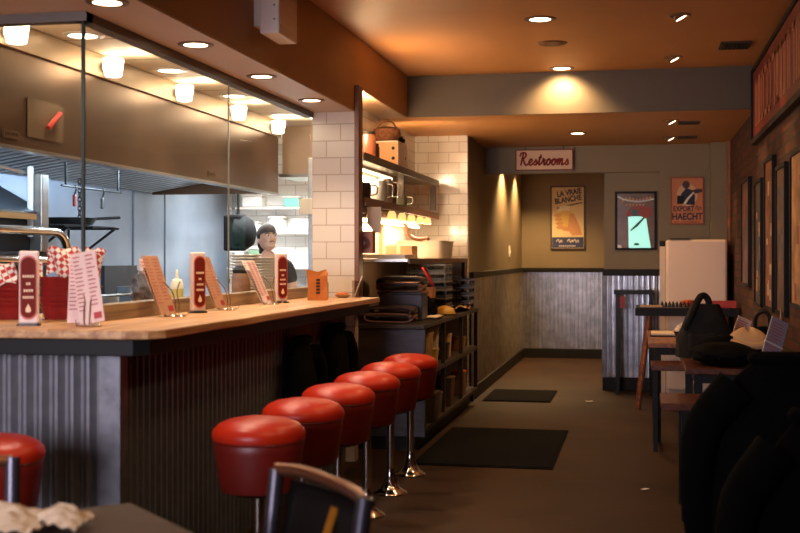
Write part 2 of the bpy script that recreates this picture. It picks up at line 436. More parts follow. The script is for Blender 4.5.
# ------------------------------------------------------------------ ceiling fixtures
def can(name, loc, label, group, r=0.085, lens=M_lamp, ring=M_soffit, energy=40, col=WARM, size=95, blend=0.7, z=None, lz=-0.03, tilt=0):
    t = thing(name, label, 'ceiling light', loc, 0, group)
    MB().lathe([(r*0.8,-0.001),(r*0.8,-0.006),(r*1.0,-0.007),(r*1.18,-0.004),(r*1.2,0.0)], n=32, cap=False).build('trim_ring', ring, t, smooth=True)
    MB().lathe([(r*0.1,-0.004),(r*0.82,-0.003),(r*0.82,-0.0005)], n=28).build('lens', lens, t, smooth=True)
    if energy:
        light('bulb', 'SPOT', (0,0,lz), energy, col, t, spot_size=math.radians(size), spot_blend=blend, shadow_soft_size=0.05, rot=(math.radians(tilt),0,0))
    return t
M_ring = mat('lamp_trim', (120,86,60), 0.4, 0.3)
can('recessed_light', (-0.62,7.5,2.9), 'round recessed light nearest the camera in the main ceiling', 'recessed lights of the aisle', ring=M_ring, energy=40, size=150, blend=0.9)
can('recessed_light', (-0.612,9.48,2.9), 'round recessed light right against the step in the ceiling', 'recessed lights of the aisle', ring=M_ring, energy=80, size=125, blend=0.7, tilt=28)
can('recessed_light', (-0.575,11.2,2.56), 'round recessed light in the low ceiling before the restroom sign', 'recessed lights of the aisle', r=0.075, ring=M_ring, energy=50, size=150, blend=0.9)
for y, n in ((5.5,0),(3.5,1),(1.5,2)):
    light('bulb_near', 'SPOT', (-0.62,y,2.87), 26, WARM, None, spot_size=math.radians(165), spot_blend=1.0, shadow_soft_size=0.06)
for k, y in enumerate((4.27, 5.2, 6.18, 7.18)):
    lab = ['recessed soffit light nearest the camera above the counter','second recessed soffit light from the camera above the counter',
           'third recessed soffit light, below the header beside the white box','recessed soffit light closest to the tiled pillar'][k]
    can('soffit_light', (-2.03,y,2.382), lab, 'soffit lights above the counter', r=0.07, ring=M_ring, energy=46, size=115, col=(1.0,0.78,0.58))
def eyeball(loc, label, energy):
    t = thing('eyeball_light', label, 'ceiling light', loc, 0, 'tilted spotlights on the aisle ceiling')
    MB().lathe([(0.05,-0.002),(0.056,-0.009),(0.066,-0.007),(0.074,0.0)], n=28, cap=False).build('trim_ring', mat('eyeball_ring', (150,112,74), 0.5), t, smooth=True)
    R = Matrix.Rotation(math.radians(-28), 4, 'Y')
    MB().lathe([(0.048,0.005),(0.046,-0.012),(0.038,-0.024)], n=24, M=R).build('eyeball', mat('eyeball_shell', (120,86,58), 0.4), t, smooth=True)
    MB().lathe([(0.01,-0.027),(0.034,-0.025),(0.034,-0.022)], n=20, M=R).build('lens', M_lampe, t, smooth=True)
    light('bulb', 'SPOT', (0.03,0,-0.06), energy, WARM, t, spot_size=math.radians(52), spot_blend=0.7, shadow_soft_size=0.04, rot=(0,math.radians(-30),0))
M_lampe = mat('eyeball_lens', (255,220,190), 0.5, emit=(1.0,0.72,0.5), estr=7)
eyeball((0.24,7.55,2.9), 'small tilted spotlight nearest the camera in the ceiling', 34)
eyeball((0.245,9.12,2.9), 'small tilted spotlight close to the ceiling step', 34)
eyeball((0.258,10.3,2.56), 'small tilted spotlight in the low ceiling just past the step', 24)
eyeball((0.285,11.74,2.56), 'small tilted spotlight furthest back in the low ceiling', 18)
for y in (3.2,4.7,6.1): light('bulb_near', 'SPOT', (0.24,y,2.86), 24, (1.0,0.7,0.42), None, spot_size=math.radians(60), spot_blend=0.6, shadow_soft_size=0.05, rot=(0,math.radians(44),0))
# round speaker grille
g = thing('ceiling_speaker', 'round flush speaker grille between the two aisle ceiling lights', 'speaker', (-0.607,8.36,2.9))
MB().lathe([(0.01,-0.008),(0.085,-0.007),(0.09,-0.004),(0.09,0)], n=32).build('grille', mat('grille_tan', (128,92,60), 0.6, bump=0.6, bscale=260), g, smooth=True)
MB().lathe([(0.09,-0.004),(0.1,-0.006),(0.108,0)], n=32, cap=False).build('trim_ring', M_ring, g, smooth=True)
def vent(loc, w, d, label):
    t = thing('air_vent', label, 'vent', loc)
    MB().box(-w/2,w/2,-d/2,d/2,-0.006,-0.001).build('backing', M_black, t)
    f = MB()
    for a in ((-w/2-0.02,-w/2,-d/2-0.02,d/2+0.02),(w/2,w/2+0.02,-d/2-0.02,d/2+0.02),(-w/2,w/2,-d/2-0.02,-d/2),(-w/2,w/2,d/2,d/2+0.02)):
        f.box(*a,-0.012,0)
    f.build('frame', mat('vent_frame', (60,46,34), 0.6), t)
    sl = MB()
    for k in range(6):
        x = -w/2+w*(k+0.5)/6
        sl.box(x-0.004,x+0.004,-d/2,d/2,-0.012,-0.004)
    sl.build('louvres', mat('vent_slat', (44,38,28), 0.6), t)
vent((0.66,8.68,2.9), 0.17, 0.24, 'dark rectangular air vent in the main ceiling near the brick wall')
vent((0.415,10.5,2.56), 0.14, 0.14, 'nearer of the two small dark vents in the low ceiling, just past the step')

vent((0.45,11.74,2.56), 0.14, 0.14, 'small dark air vent furthest back in the low ceiling')
# white box on the header
wb = thing('emergency_light', 'white box unit mounted high on the brown header', 'emergency light', (-1.9,5.6,2.5))
B('housing', M_white, wb, 0.05,0.15,0,0.32,0,0.27,0.008)
B('mounting_plate', M_whitep, wb, 0.0,0.05,0.06,0.26,0.05,0.22)
B('ridge', M_white, wb, 0.15,0.153,0.02,0.3,0.05,0.065)
B('ridge', M_white, wb, 0.15,0.153,0.02,0.3,0.2,0.215)
for z in (0.07,0.14,0.2): MB().lathe([(0.001,-0.002),(0.005,-0.001),(0.005,0)], n=10, M=Matrix.Translation((0.125,-0.0005,z))@Matrix.Rotation(PI/2,4,'X')).build('screw', M_black, wb)

# ------------------------------------------------------------------ daylight from the street front and fill
W = bpy.data.worlds.new('World'); SC.world = W; W.use_nodes = True
W.node_tree.nodes['Background'].inputs['Color'].default_value = (0.55,0.6,0.8,1)
W.node_tree.nodes['Background'].inputs['Strength'].default_value = 0.035
light('street_daylight', 'AREA', (-2.6,-1.4,1.6), 48, (0.84,0.8,0.96), None, shape='RECTANGLE', size=2.2, size_y=1.7, rot=(math.radians(84),0,math.radians(0)), spread=math.radians(70))

# hall downlights that graze the hall's left wall
for k, (x,y) in enumerate(((-1.44,14.1),(-1.44,15.6))):
    t = can('hall_light', (x,y,2.56), ['recessed hall light behind the restroom sign','recessed hall light next to the beer poster wall'][k], 'recessed lights in the hall', r=0.06, ring=M_ring, energy=(200,130)[k], size=130, blend=0.6)
can('hall_light', (-0.9,15.3,2.56), 'recessed hall light in mid passage before the poster', 'recessed lights in the hall', r=0.06, ring=M_ring, energy=48, size=150, blend=0.8)

# ------------------------------------------------------------------ camera
cam = bpy.data.cameras.new('camera'); co = bpy.data.objects.new('camera', cam); COL.objects.link(co)
co.location = (0,0,H); co.rotation_euler = (PI/2, 0, math.atan(240/1180))
cam.sensor_width = 36; cam.lens = 36*1180/800; cam.shift_y = -8.5/800; cam.clip_start = 0.05
cam.dof.use_dof = True; cam.dof.focus_distance = 8.0; cam.dof.aperture_fstop = 3.2
SC.camera = co
SC.view_settings.view_transform = 'Standard'; SC.view_settings.look = 'None'
SC.view_settings.exposure = 0.0; SC.view_settings.gamma = 1.0; SC.view_settings.use_curve_mapping = False
# ------------------------------------------------------------------ kitchen: hood, range, rail
hd = thing('exhaust_hood', 'long stainless exhaust hood hanging above the cooking line', 'hood', (-3.45,6.4,1.913))
hx, hy, hz = -3.45, 6.4, 1.913
B('front_panel', M_hood, hd, -2.92-hx, -2.9-hx, 4.5-hy, 9.26-hy, 0.0, 2.371-hz)
B('end_panel', M_hood, hd, -3.99-hx, -2.92-hx, 9.24-hy, 9.26-hy, 0.0, 2.49-hz)
B('fascia', mat('fascia_steel', (164,134,102), 0.4, 0.6, var=0.12, vscale=2), hd, -2.905-hx, -2.88-hx, 4.5-hy, 9.28-hy, 2.371-hz, 2.497-hz, 0.003)
B('lip', M_steel, hd, -2.97-hx, -2.895-hx, 4.5-hy, 9.26-hy, -0.012, 0.004)
f = MB()
for k in range(40):
    y = 4.55-hy+4.65*k/40
    f.box(-0.49, 0.49, y, y+0.07, -0.008, 0.008, Matrix.Translation((-3.48-hx,0,0.095))@Matrix.Rotation(-0.15,4,'Y'))
f.build('baffle_filters', M_steel, hd)
B('filter_backing', M_galv, hd, -3.98-hx, -2.93-hx, 4.5-hy, 9.24-hy, 0.3, 0.31)
for y, z in ((7.1,0.0),):
    pass
M_plate = mat('brass_plate', (104,72,40), 0.5, 0.3)
for y, z in ((5.0,0.035),(7.65,0.03)):
    p = MB().box(-0.004+(-2.9-hx), -2.893-hx, y-hy, y-hy+0.14, z, z+0.04).build('caution_plate', M_plate, hd)
    text('CAUTION', 0.026, mat('plate_ink', (60,34,20), 0.6), p, (-2.8925-hx, y-hy+0.07, z+0.02), rot=(PI/2,0,PI/2), ext=0.0008)
B('document_sleeve', mat('sleeve',(98,78,60),0.2), hd, -2.897-hx, -2.894-hx, 5.22-hy, 5.58-hy, 0.06, 0.25)
b = MB(); b.tube([(-2.88-hx,5.4-hy,0.12),(-2.87-hx,5.44-hy,0.16),(-2.87-hx,5.5-hy,0.2)], 0.014, 8)
b.build('pull_handle', mat('handle_red', (170,48,30), 0.4), hd, smooth=True)
for k, y in enumerate((4.98,6.0,7.03,8.06,9.0)):
    t = thing('jar_light', ['glowing frosted lamp on the hood fascia nearest the camera, cut by the picture edge','glowing frosted lamp on the fascia just right of the glass corner','middle glowing frosted lamp on the hood fascia','glowing frosted lamp on the fascia, second from its far end','glowing frosted lamp at the far end of the hood fascia'][k], 'lamp', (-2.88,y,2.43), 0, 'frosted lamps on the hood fascia')
    MB().lathe([(0.038,-0.055),(0.046,-0.05),(0.058,0.03),(0.056,0.045),(0.03,0.05)], c=(0.062,0,0), n=24).build('shade', M_jar, t, smooth=True)
    MB().lathe([(0.03,0.0),(0.03,0.012),(0.014,0.02)], n=16, M=Matrix.Rotation(PI/2,4,'Y')).build('bracket', M_steel, t, smooth=True)
    light('bulb', 'POINT', (0.2,0,-0.0), 2.6, (1.0,0.8,0.55), t, shadow_soft_size=0.05)
# ceiling cans of the kitchen
for k in range(8):
    row = k // 4; i = k % 4
    d = [(5.9,7.0,8.1,9.18),(6.17,7.24,8.3,9.35)][row][i]; x = (-2.73,-2.50)[row]
    y = (d-0.1993*abs(x))/0.98
    lab = '%s round light of the %s row in the bright kitchen ceiling' % (('nearest','second nearest','third nearest','furthest')[i], ('hood-side','glass-side')[row])
    can('kitchen_light', (x,y,2.5), lab, 'round lights in the kitchen ceiling', r=0.09, lens=M_lampk, ring=M_white, energy=18, col=(1.0,0.84,0.62), size=105, blend=0.8)
# strip lamps under the hood
M_tube = mat('strip_tube', (235,245,255), 0.4, emit=(0.72,0.86,1.0), estr=6)
for y in (5.5,7.0,8.5):
    t = B('strip_lamp', M_steel, hd, -3.06-hx,-2.98-hx,y-0.35-hy,y+0.35-hy,0.085,0.11)
    MB().cyl((-3.02-hx,y-0.33-hy,0.07),(-3.02-hx,y+0.33-hy,0.07),0.014).build('tube', M_tube, t, smooth=True)
    light('bulb', 'AREA', (-3.03-hx,y-hy,0.052), {5.5:8,7.0:34,8.5:12}[y], (0.58,0.76,1.0), hd, shape='RECTANGLE', size=0.1, size_y=0.7, rot=(0,0.45,0))
# cooking line under the hood
rg = thing('range_line', 'long stainless range with a black flat griddle under the hood', 'range', (-3.55,7.55,0))
B('body', M_steel, rg, -0.42,0.3,-1.4,1.6,0.1,0.98,0.004)
B('griddle_top', M_black, rg, -0.4,0.28,-1.38,1.58,0.98,1.03,0.004)
B('splash_guard', mat('griddle_guard', (62,62,66), 0.4, 0.6), rg, -0.28,-0.25,0.4,1.2,1.03,1.33,0.004)
for y in (-1.3,0.1,1.5):
    for x in (-0.38,0.26): MB().cyl((x,y,0),(x,y,0.1),0.025).build('foot', M_blackm, rg)
# upright broiler with sloped steel hood at the left
br = thing('upright_broiler', 'upright steel broiler with sloped cover and front pipe rail', 'broiler', (-3.55,5.42,0))
B('cabinet', M_blackm, br, -0.35,0.32,-0.3,0.62,0.0,1.42,0.004)
def slope(u, v):
    return (0.3-0.5*v, -0.32+0.96*u, 1.63+0.27*v)
MB().grid(slope,1,4).build('sloped_cover', mat('cover_steel', (104,114,126), 0.35, 0.8), br, solid=0.02)
B('fire_box', M_black, br, -0.33,0.26,-0.28,0.6,1.42,1.63)
B('brass_strip', mat('brass', (190,140,80), 0.35, 0.7), br, 0.3,0.32,-0.3,0.5,1.595,1.625)
B('side_post', M_steel, br, 0.24,0.33,0.54,0.62,1.42,1.85,0.006)
B('side_post', M_steel, br, 0.24,0.33,-0.3,-0.24,1.42,1.88,0.006)
MB().tube(curve_pts([(0.38,-0.45,1.53),(0.38,-0.28,1.53),(0.38,0.5,1.53),(0.38,0.64,1.52),(0.39,0.7,1.47),(0.39,0.72,1.38)],5),0.024,12).build('pipe_rail', M_chrome, br, smooth=True)
MB().tube(curve_pts([(0.42,-0.46,1.6),(0.42,-0.36,1.58),(0.42,-0.3,1.5),(0.42,-0.28,1.4),(0.42,-0.2,1.38),(0.42,0.4,1.37)],5),0.026,12).build('pipe_rail', M_chrome, br, smooth=True)
for z in (1.46,1.62,1.76): MB().ball((0.36,-0.27,z),0.026,0.04,0.022,12,8).build('knob', M_blackm, br, smooth=True)
MB().cyl((0.36,-0.27,1.3),(0.36,-0.27,1.88),0.022).build('gas_pipe', M_steel, br, smooth=True)
MB().tube([(-0.1,0.05,1.86),(0.2,0.3,1.88),(0.26,0.62,1.84)],0.012,8).build('linkage_rod', M_steel, br, smooth=True)
MB().box(0.26,0.29,0.5,0.53,1.5,1.89).build('bright_streak', mat('streak_white', (235,240,245), 0.4), br, bevel=0.01)  # white bar standing in for a bright streak of reflection and steam
# utensil rail with hooks and chain
ur = thing('utensil_rail', 'steel utensil rail hanging from the hood above the range', 'rail', (-3.3,6.72,1.81))
MB().cyl((0,-0.38,0),(0,0.42,0),0.007).build('rail', M_blackm, ur, smooth=True)
for y in (-0.33,0.38): MB().cyl((0,y,0),(0,y,0.14),0.007).build('hanger', M_blackm, ur)
for y in (-0.22,0.15): MB().tube(curve_pts([(0,y,0.01),(0.012,y,-0.01),(0.0,y,-0.05)],4),0.005,6).build('hook', M_blackm, ur, smooth=True)
for k, (y, c) in enumerate(((-0.22,(150,40,32)),(0.15,(50,46,44)))):
    t = tag(MB().box(-0.009,0.009,-0.012,0.012,-0.07,-0.0).build('tongs', mat('tong_grip%d'%k, c, 0.4), None, bevel=0.006), ['red-handled tongs hanging on the utensil rail','black-handled tongs hanging on the utensil rail'][k], 'tongs', 'tongs on the utensil rail')
    t.location = (-3.3,6.72+y,1.763)
cn = MB()
for k in range(9):
    M = Matrix.Translation((0,0,-0.03*k))@Matrix.Rotation(PI/2*(k%2),4,'Z')
    cn.tube([M@Vector((0.011*math.cos(a),0,0.021*math.sin(a))) for a in [2*PI*j/10 for j in range(10)]],0.004,6,closed=True)
o = cn.build('chain', M_blackm, None, smooth=True, loc=(-3.7,7.36,1.9)); tag(o, 'dark steel chain hanging under the hood by the wire shelf', 'chain')
# wire shelf with triangular brackets
ws = thing('wire_shelf', 'black wire shelf on triangular brackets on the steel kitchen wall', 'shelf', (-3.99,7.25,1.6))
w = MB()
for k in range(9): w.cyl((0.02+0.04*k,-0.25,0.0),(0.02+0.04*k,0.55,0.0),0.006,n=6)
for y in (-0.25,0.15,0.55): w.cyl((0.0,y,-0.008),(0.37,y,-0.008),0.008,n=6)
w.build('shelf_grid', M_blackm, ws)
for y in (-0.2,0.5): MB().tube([(0.36,y,-0.012),(0.01,y,-0.26),(0.01,y,-0.01)],0.01,8).build('bracket', M_blackm, ws)
pt = thing('wide_pan', 'wide flat black pan on the wire shelf', 'pan', (-3.8,7.4,1.607))
MB().lathe([(0.12,0.0),(0.16,0.005),(0.19,0.05),(0.186,0.05),(0.155,0.012),(0.02,0.009)], n=28, cap=False).build('pan_body', M_blackm, pt, smooth=True)
MB().cyl((0.17,0.05,0.045),(0.24,0.28,0.06),0.01).build('handle', M_blackm, pt, smooth=True)
# cookware on the range shelf seen above the curb
def sauce_pan(loc, r, h, label, rz):
    t = thing('saucepan', label, 'pan', loc, rz, 'pans on the range')
    MB().lathe([(r*0.9,0),(r,0.01),(r,h),(r-0.005,h),(r-0.006,0.012),(0.01,0.01)], n=28, cap=False).build('pan_body', M_steel, t, smooth=True)
    MB().tube([(r,0,h*0.85),(r+0.08,0,h*0.95),(r+0.2,0,h)],0.009,8).build('handle', M_steel, t, smooth=True)
    return t
sauce_pan((-3.4,6.6,1.031),0.12,0.13,'steel saucepan on the range behind the leaning menus',0.4)
sauce_pan((-3.38,7.05,1.031),0.1,0.12,'steel saucepan on the range near the cook side',1.2)
sauce_pan((-3.4,7.6,1.031),0.13,0.16,'tall steel saucepan at the far end of the range',-0.5)
# steel worktop just behind the curb with the squeeze bottle, container, plates
def bottle(loc, label, c):
    t = thing('squeeze_bottle', label, 'bottle', loc)
    MB().lathe([(0.034,0),(0.036,0.005),(0.036,0.1),(0.034,0.104)], n=20).build('body', mat('oil_%d'%c[0], c, 0.3), t, smooth=True)
    MB().lathe([(0.0355,0.1),(0.0355,0.125),(0.025,0.15),(0.011,0.155),(0.005,0.2),(0.003,0.205)], n=20).build('nozzle_cap', mat('cap_white', (240,236,215), 0.4), t, smooth=True)
    return t
M_oil = None
bottle((-2.42,5.93,ZC), 'clear squeeze bottle of pale oil with white nozzle behind the glass', (196,182,110))
ct2 = thing('utensil_crock', 'brown round crock with a dark lid behind the glass near the plates', 'crock', (-2.45,7.05,ZC))
MB().lathe([(0.05,0),(0.058,0.02),(0.06,0.14),(0.05,0.17)], n=24).build('body', mat('crock_brown', (128,92,70), 0.5, var=0.25, vscale=20), ct2, smooth=True)
MB().lathe([(0.052,0.17),(0.054,0.19),(0.035,0.215),(0.01,0.22)], n=24).build('lid', M_black, ct2, smooth=True)
tw = thing('folded_towel', 'heap of patterned dark and white kitchen towels behind the menus', 'towel', (-2.52,5.72,ZC))
b = MB(); b.ball((0,0,0.09),0.06,0.08,0.09,18,12,0.35,9); b.build('towel', mat('towel_grey', (96,92,100), 0.9, var=0.7, vscale=30), tw, smooth=True)
b = MB(); b.ball((0.01,0.02,0.2),0.045,0.06,0.04,18,12,0.35,9); b.build('towel_fold', mat('towel_pale', (190,184,186), 0.9, var=0.4, vscale=40), tw, smooth=True)
# plate stacks
def plate_bm(r):
    return MB().lathe([(r*0.6,0),(r*0.62,0.003),(r*0.96,0.015),(r,0.019),(r*0.985,0.021),(r*0.6,0.007),(0.01,0.006)], n=32, cap=False)
M_plate_ = mat('plate_white', (214,204,190), 0.3)
proto = plate_bm(0.11).build('dinner_plate', M_plate_, None, smooth=True)
first = True
for (x, y, n, where) in ((-2.5,7.28,15,'plate stack nearer the camera'),(-2.48,7.64,14,'plate stack by the pillar')):
    for k in range(n):
        o = proto if first else proto.copy()
        if not first: COL.objects.link(o)
        first = False
        o.location = (x+random.uniform(-.003,.003), y, ZC+0.0005+0.019*k)
        tag(o, 'white dinner plate in the middle of the %s behind the glass' % where, 'plate', 'plates in the %s' % where)
        if k == 0: o['label'] = 'white dinner plate at the bottom of the %s' % where; 
        if k == n-1: o['label'] = 'white dinner plate on top of the %s' % where
# far kitchen: shelf, fan/monitor, post, wall box with chalk sign
ks = thing('kitchen_shelf', 'white wall shelf on the far kitchen wall behind the cook', 'shelf', (-3.1,11.1,0))
for z in (1.28,1.62,1.86): B('board', M_white, ks, -0.85,0.75,-0.15,-0.002,z,z+0.02)
for x in (-0.8,0.0,0.7): B('upright', M_steel, ks, x,x+0.03,-0.15,-0.12,0.0,2.1)
k = 0
spec = [(-3.85,1.305,.13,.16,(235,235,230)),(-3.68,1.305,.1,.2,(120,150,120)),(-3.5,1.305,.16,.12,(225,222,210)),(-2.62,1.305,.14,.2,(206,160,96)),(-2.45,1.305,.12,.14,(198,150,90)),
        (-3.75,1.645,.22,.1,(230,232,232)),(-3.45,1.645,.14,.15,(210,214,210)),(-3.2,1.645,.18,.12,(236,236,236)),(-2.95,1.645,.12,.14,(226,220,204)),(-2.6,1.645,.16,.1,(215,215,215)),
        (-3.7,1.885,.2,.12,(230,230,226)),(-3.3,1.885,.16,.1,(120,190,170)),(-3.0,1.885,.2,.14,(236,234,228))]
names = ['white tub at the left end of the low kitchen shelf','green container on the low kitchen shelf','low white tub on the kitchen shelf beside the cook','tan tub on the low kitchen shelf right of the cook','smaller tan tub on the low kitchen shelf by the post',
 'wide white tub on the middle kitchen shelf','grey tub on the middle kitchen shelf above the cook','broad white tub above the cook on the middle shelf','cream tub on the middle kitchen shelf','low grey tub at the right end of the middle shelf',
 'white tub on the top kitchen shelf','mint green tub on the top kitchen shelf','white tub at the right of the top kitchen shelf']
for (x,z,w_,h_,c), lab in zip(spec,names):
    t = thing('storage_tub', lab, 'tub', (x,11.02,z-0.004), 0, 'tubs on the kitchen shelf')
    MB().prism([(-w_/2,-.07),(w_/2,-.07),(w_/2,.07),(-w_/2,.07)],0,h_*0.85).build('tub', mat('tub_%d_%d'%(c[0],c[2]), c, 0.5), t, bevel=0.012)
    B('lid', M_white, t, -w_/2-.006,w_/2+.006,-.076,.076,h_*0.85,h_,0.005)
mo = thing('wall_fan', 'black boxy fan unit with rounded back hanging left of the cook', 'fan', (-3.58,10.2,1.45))
B('housing', mat('fan_black', (16,16,17), 0.9, spec=0.15), mo, -0.11,0.06,-0.08,0.1,0,0.33,0.02)
MB().lathe([(0.05,-0.1),(0.12,-0.07),(0.15,-0.02),(0.16,0.06)], c=(0.06,0.02,0.165), n=28, M=Matrix.Rotation(-PI/2,4,'Y')).build('fan_cowl', mat('fan_black', (16,16,17), 0.9, spec=0.15), mo, smooth=True)
MB().cyl((0.0,0.02,0.32),(0.0,0.02,1.05),0.014).build('hanging_rod', M_blackm, mo)
ps = thing('pass_frame', 'grey steel post with a boxed bracket beside the tiled pillar', 'post', (-2.62,9.3,0))
B('post', M_steel, ps, -0.032,0.032,-0.03,0.03,0,2.2,0.004)
B('bracket_box', mat('beige_steel', (206,190,170), 0.5), ps, -0.1,0.1,-0.05,-0.03,1.74,1.87,0.004)
B('base_plate', M_steel, ps, -0.07,0.07,-0.07,0.07,0,0.008)
wbx = thing('duct_box', 'white boxed duct above the steel post at the kitchen end', 'duct', (-2.6,9.75,2.05))
B('box', M_soffit, wbx, -0.38,0.3,-0.12,0.4,0.05,0.45,0.004)
B('bottom_flange', M_steel, wbx, -0.4,0.32,-0.14,0.42,0.02,0.05)
cs = thing('chalk_sign', 'small dark chalk sign lettered in white on the duct box', 'sign', (-2.5,9.62,2.27))
B('board', mat('slate', (52,44,40), 0.8), cs, -0.09,0.14,-0.018,-0.002,-0.05,0.1)
text('Subs', 0.085, mat('chalk', (230,222,210), 0.9), cs, (0.02,-0.0195,0.04), shear=0.25)
B('dash', mat('chalk', (230,222,210), 0.9), cs, -0.04,0.08,-0.0195,-0.018,-0.03,-0.022)
light('kitchen_end_fill', 'AREA', (-3.1,10.1,2.45), 130, (0.95,0.96,1.0), None, spread=math.radians(120), shape='RECTANGLE', size=1.2, size_y=0.8)  # added fill without a fixture, brightens the far kitchen wall

# ------------------------------------------------------------------ the cook
def skin_mesh(verts, edges, radii, root=0, sub=2):
    me = bpy.data.meshes.new('sk'); me.from_pydata([Vector(v) for v in verts], edges, [])
    o = bpy.data.objects.new('sk', me); COL.objects.link(o)
    o.modifiers.new('skin','SKIN'); s_ = o.modifiers.new('s','SUBSURF'); s_.levels = sub; s_.render_levels = sub
    for i, r in enumerate(radii):
        rr = r if isinstance(r, tuple) else (r, r)
        me.skin_vertices[0].data[i].radius = rr; me.skin_vertices[0].data[i].use_root = (i == root)
    dg = bpy.context.evaluated_depsgraph_get(); dg.update()
    m2 = bpy.data.meshes.new_from_object(o.evaluated_get(dg)); bpy.data.objects.remove(o)
    return m2
def arm_joints(s):
    return [(s*0.19,0.0,1.42),(s*0.25,-0.02,1.14),(s*0.19,-0.24,1.08),(s*0.15,-0.31,1.08)]
def cook():
    t = thing('person', 'cook in a dark cap and black shirt looking up to the right in the kitchen', 'person', (-3.1,9.6,0), 0.72)
    t.scale = (0.955,0.955,0.935)
    # skeleton faces -Y
    V = [(0,0,0.98),(0,0,1.15),(0,0.01,1.32),(0,0.015,1.43),(0,0.0,1.5),(0,-0.012,1.56)]
    R = [(0.15,0.11),(0.135,0.1),(0.155,0.105),(0.1,0.08),0.056,0.054]
    E = [(0,1),(1,2),(2,3),(3,4),(4,5)]
    def chain(start, pts, rs):
        prev = start
        for p, r in zip(pts, rs):
            V.append(p); R.append(r); E.append((prev, len(V)-1)); prev = len(V)-1
        return prev
    for s in (-1,1):
        w = chain(3, arm_joints(s), [0.06,0.045,0.034,0.027])
        palm = chain(w, [(s*0.13,-0.37,1.07)], [(0.02,0.034)])
        for q, (dx, L) in enumerate(((-0.03,0.075),(-0.01,0.085),(0.01,0.08),(0.03,0.06))):
            bx_ = s*0.13+dx
            chain(palm, [(bx_,-0.4,1.07),(bx_,-0.4-L*0.5,1.06),(bx_,-0.4-L*0.85,1.03)], [0.01,0.009,0.008])
        chain(w, [(s*0.13-s*0.045,-0.35,1.075),(s*0.13-s*0.065,-0.39,1.065)], [0.012,0.009])
        chain(0, [(s*0.095,0,0.9),(s*0.1,-0.015,0.5),(s*0.1,0.02,0.09),(s*0.105,-0.04,0.04),(s*0.115,-0.15,0.03)], [0.1,0.062,0.044,0.045,0.035])
    me = skin_mesh(V, E, R)
    bm = bmesh.new(); bm.from_mesh(me)
    # head: shaped ellipsoid with face features, merged by voxel remesh
    hb = MB()
    hc = Vector((0,-0.02,1.655))
    hb.ball(tuple(hc), 0.075,0.094,0.108,24,18)
    hb.ball((0,-0.055,1.585),0.05,0.05,0.045,18,12)      # jaw / chin
    hb.ball((0,-0.1,1.567),0.02,0.016,0.016,12,8)
    hb.ball((0,-0.118,1.642),0.012,0.022,0.026,12,8)     # nose
    hb.ball((0,-0.126,1.626),0.014,0.015,0.011,12,8)
    hb.ball((0,-0.108,1.6),0.022,0.012,0.006,12,8); hb.ball((0,-0.106,1.591),0.019,0.012,0.006,12,8)   # lips
    for s in (-1,1):
        hb.ball((s*0.036,-0.085,1.637),0.024,0.02,0.02,12,8)   # cheeks
        hb.ball((s*0.033,-0.1,1.682),0.024,0.012,0.008,12,8)   # brow
        hb.ball((s*0.078,0.0,1.645),0.01,0.02,0.032,12,8)     # ear
    R_ = Matrix.Translation((0,0,1.54))@Matrix.Rotation(math.radians(-12),4,'X')@Matrix.Rotation(math.radians(0),4,'Z')@Matrix.Translation((0,0,-1.54))
    for v in hb.bm.verts: v.co = R_@v.co
    tmp = bpy.data.meshes.new('h'); hb.bm.to_mesh(tmp); hb.bm.free(); bm.from_mesh(tmp)
    m3 = bpy.data.meshes.new('body'); bm.to_mesh(m3); bm.free()
    o = bpy.data.objects.new('tmpb', m3); COL.objects.link(o)
    q = o.modifiers.new('r','REMESH'); q.mode = 'VOXEL'; q.voxel_size = 0.006
    q = o.modifiers.new('s','SMOOTH'); q.iterations = 3; q.factor = 0.5
    dg = bpy.context.evaluated_depsgraph_get(); dg.update()
    m4 = bpy.data.meshes.new_from_object(o.evaluated_get(dg)); bpy.data.objects.remove(o)
    m4.name = 'body'; m4.materials.clear(); m4.materials.append(mat('skin', (214,160,128), 0.5, var=0.08, vscale=25))
    for p in m4.polygons: p.use_smooth = True
    b = bpy.data.objects.new('body', m4); COL.objects.link(b); b.parent = t
    for s in (-1,1):
        e = MB(); e.ball((s*0.033,-0.103,1.665),0.014,0.01,0.009,14,10)
        for v in e.bm.verts: v.co = R_@v.co
        e = e.build('eye', mat('eye_white', (220,212,205), 0.2), b, smooth=True)
        i = MB(); i.ball((s*0.033+0.003,-0.111,1.666),0.0065,0.004,0.0065,12,8)
        for v in i.bm.verts: v.co = R_@v.co
        i.build('iris', mat('eye_dark', (30,20,16), 0.2), e, smooth=True) if False else i.build('iris', mat('eye_dark', (30,20,16), 0.2), t, smooth=True)
        bw = MB(); bw.tube([R_@Vector(p) for p in ((s*0.014,-0.113,1.684),(s*0.034,-0.112,1.69),(s*0.055,-0.096,1.684))],0.0045,8)
        bw.build('eyebrow', mat('hair_dark', (28,20,16), 0.7), t, smooth=True)
    # cap: backwards baseball style cap, hair at the nape
    cp = MB()
    rings = []
    for i in range(9):
        a = PI/2*i/8.0; zz = 1.688+0.1*math.sin(a); rr = math.cos(a)**0.75 if i < 8 else 0.05
        rings.append([R_@Vector((0.087*rr*math.cos(2*PI*k/28), -0.012+0.107*rr*math.sin(2*PI*k/28), zz+0.012*max(0,-math.sin(2*PI*k/28)))) for k in range(28)])
    cp.loft(rings); cp.build('cap', mat('cap_brown', (58,46,42), 0.85, bump=0.2, bscale=80), t, smooth=True)
    hr = MB()
    hr.ball((0,0.055,1.62),0.066,0.055,0.07,18,12,0.15,8); hr.ball((0,0.08,1.56),0.045,0.035,0.04,14,10,0.2,8)
    for s in (-1,1): hr.ball((s*0.073,0.0,1.67),0.014,0.03,0.03,12,8)
    for v in hr.bm.verts: v.co = R_@v.co
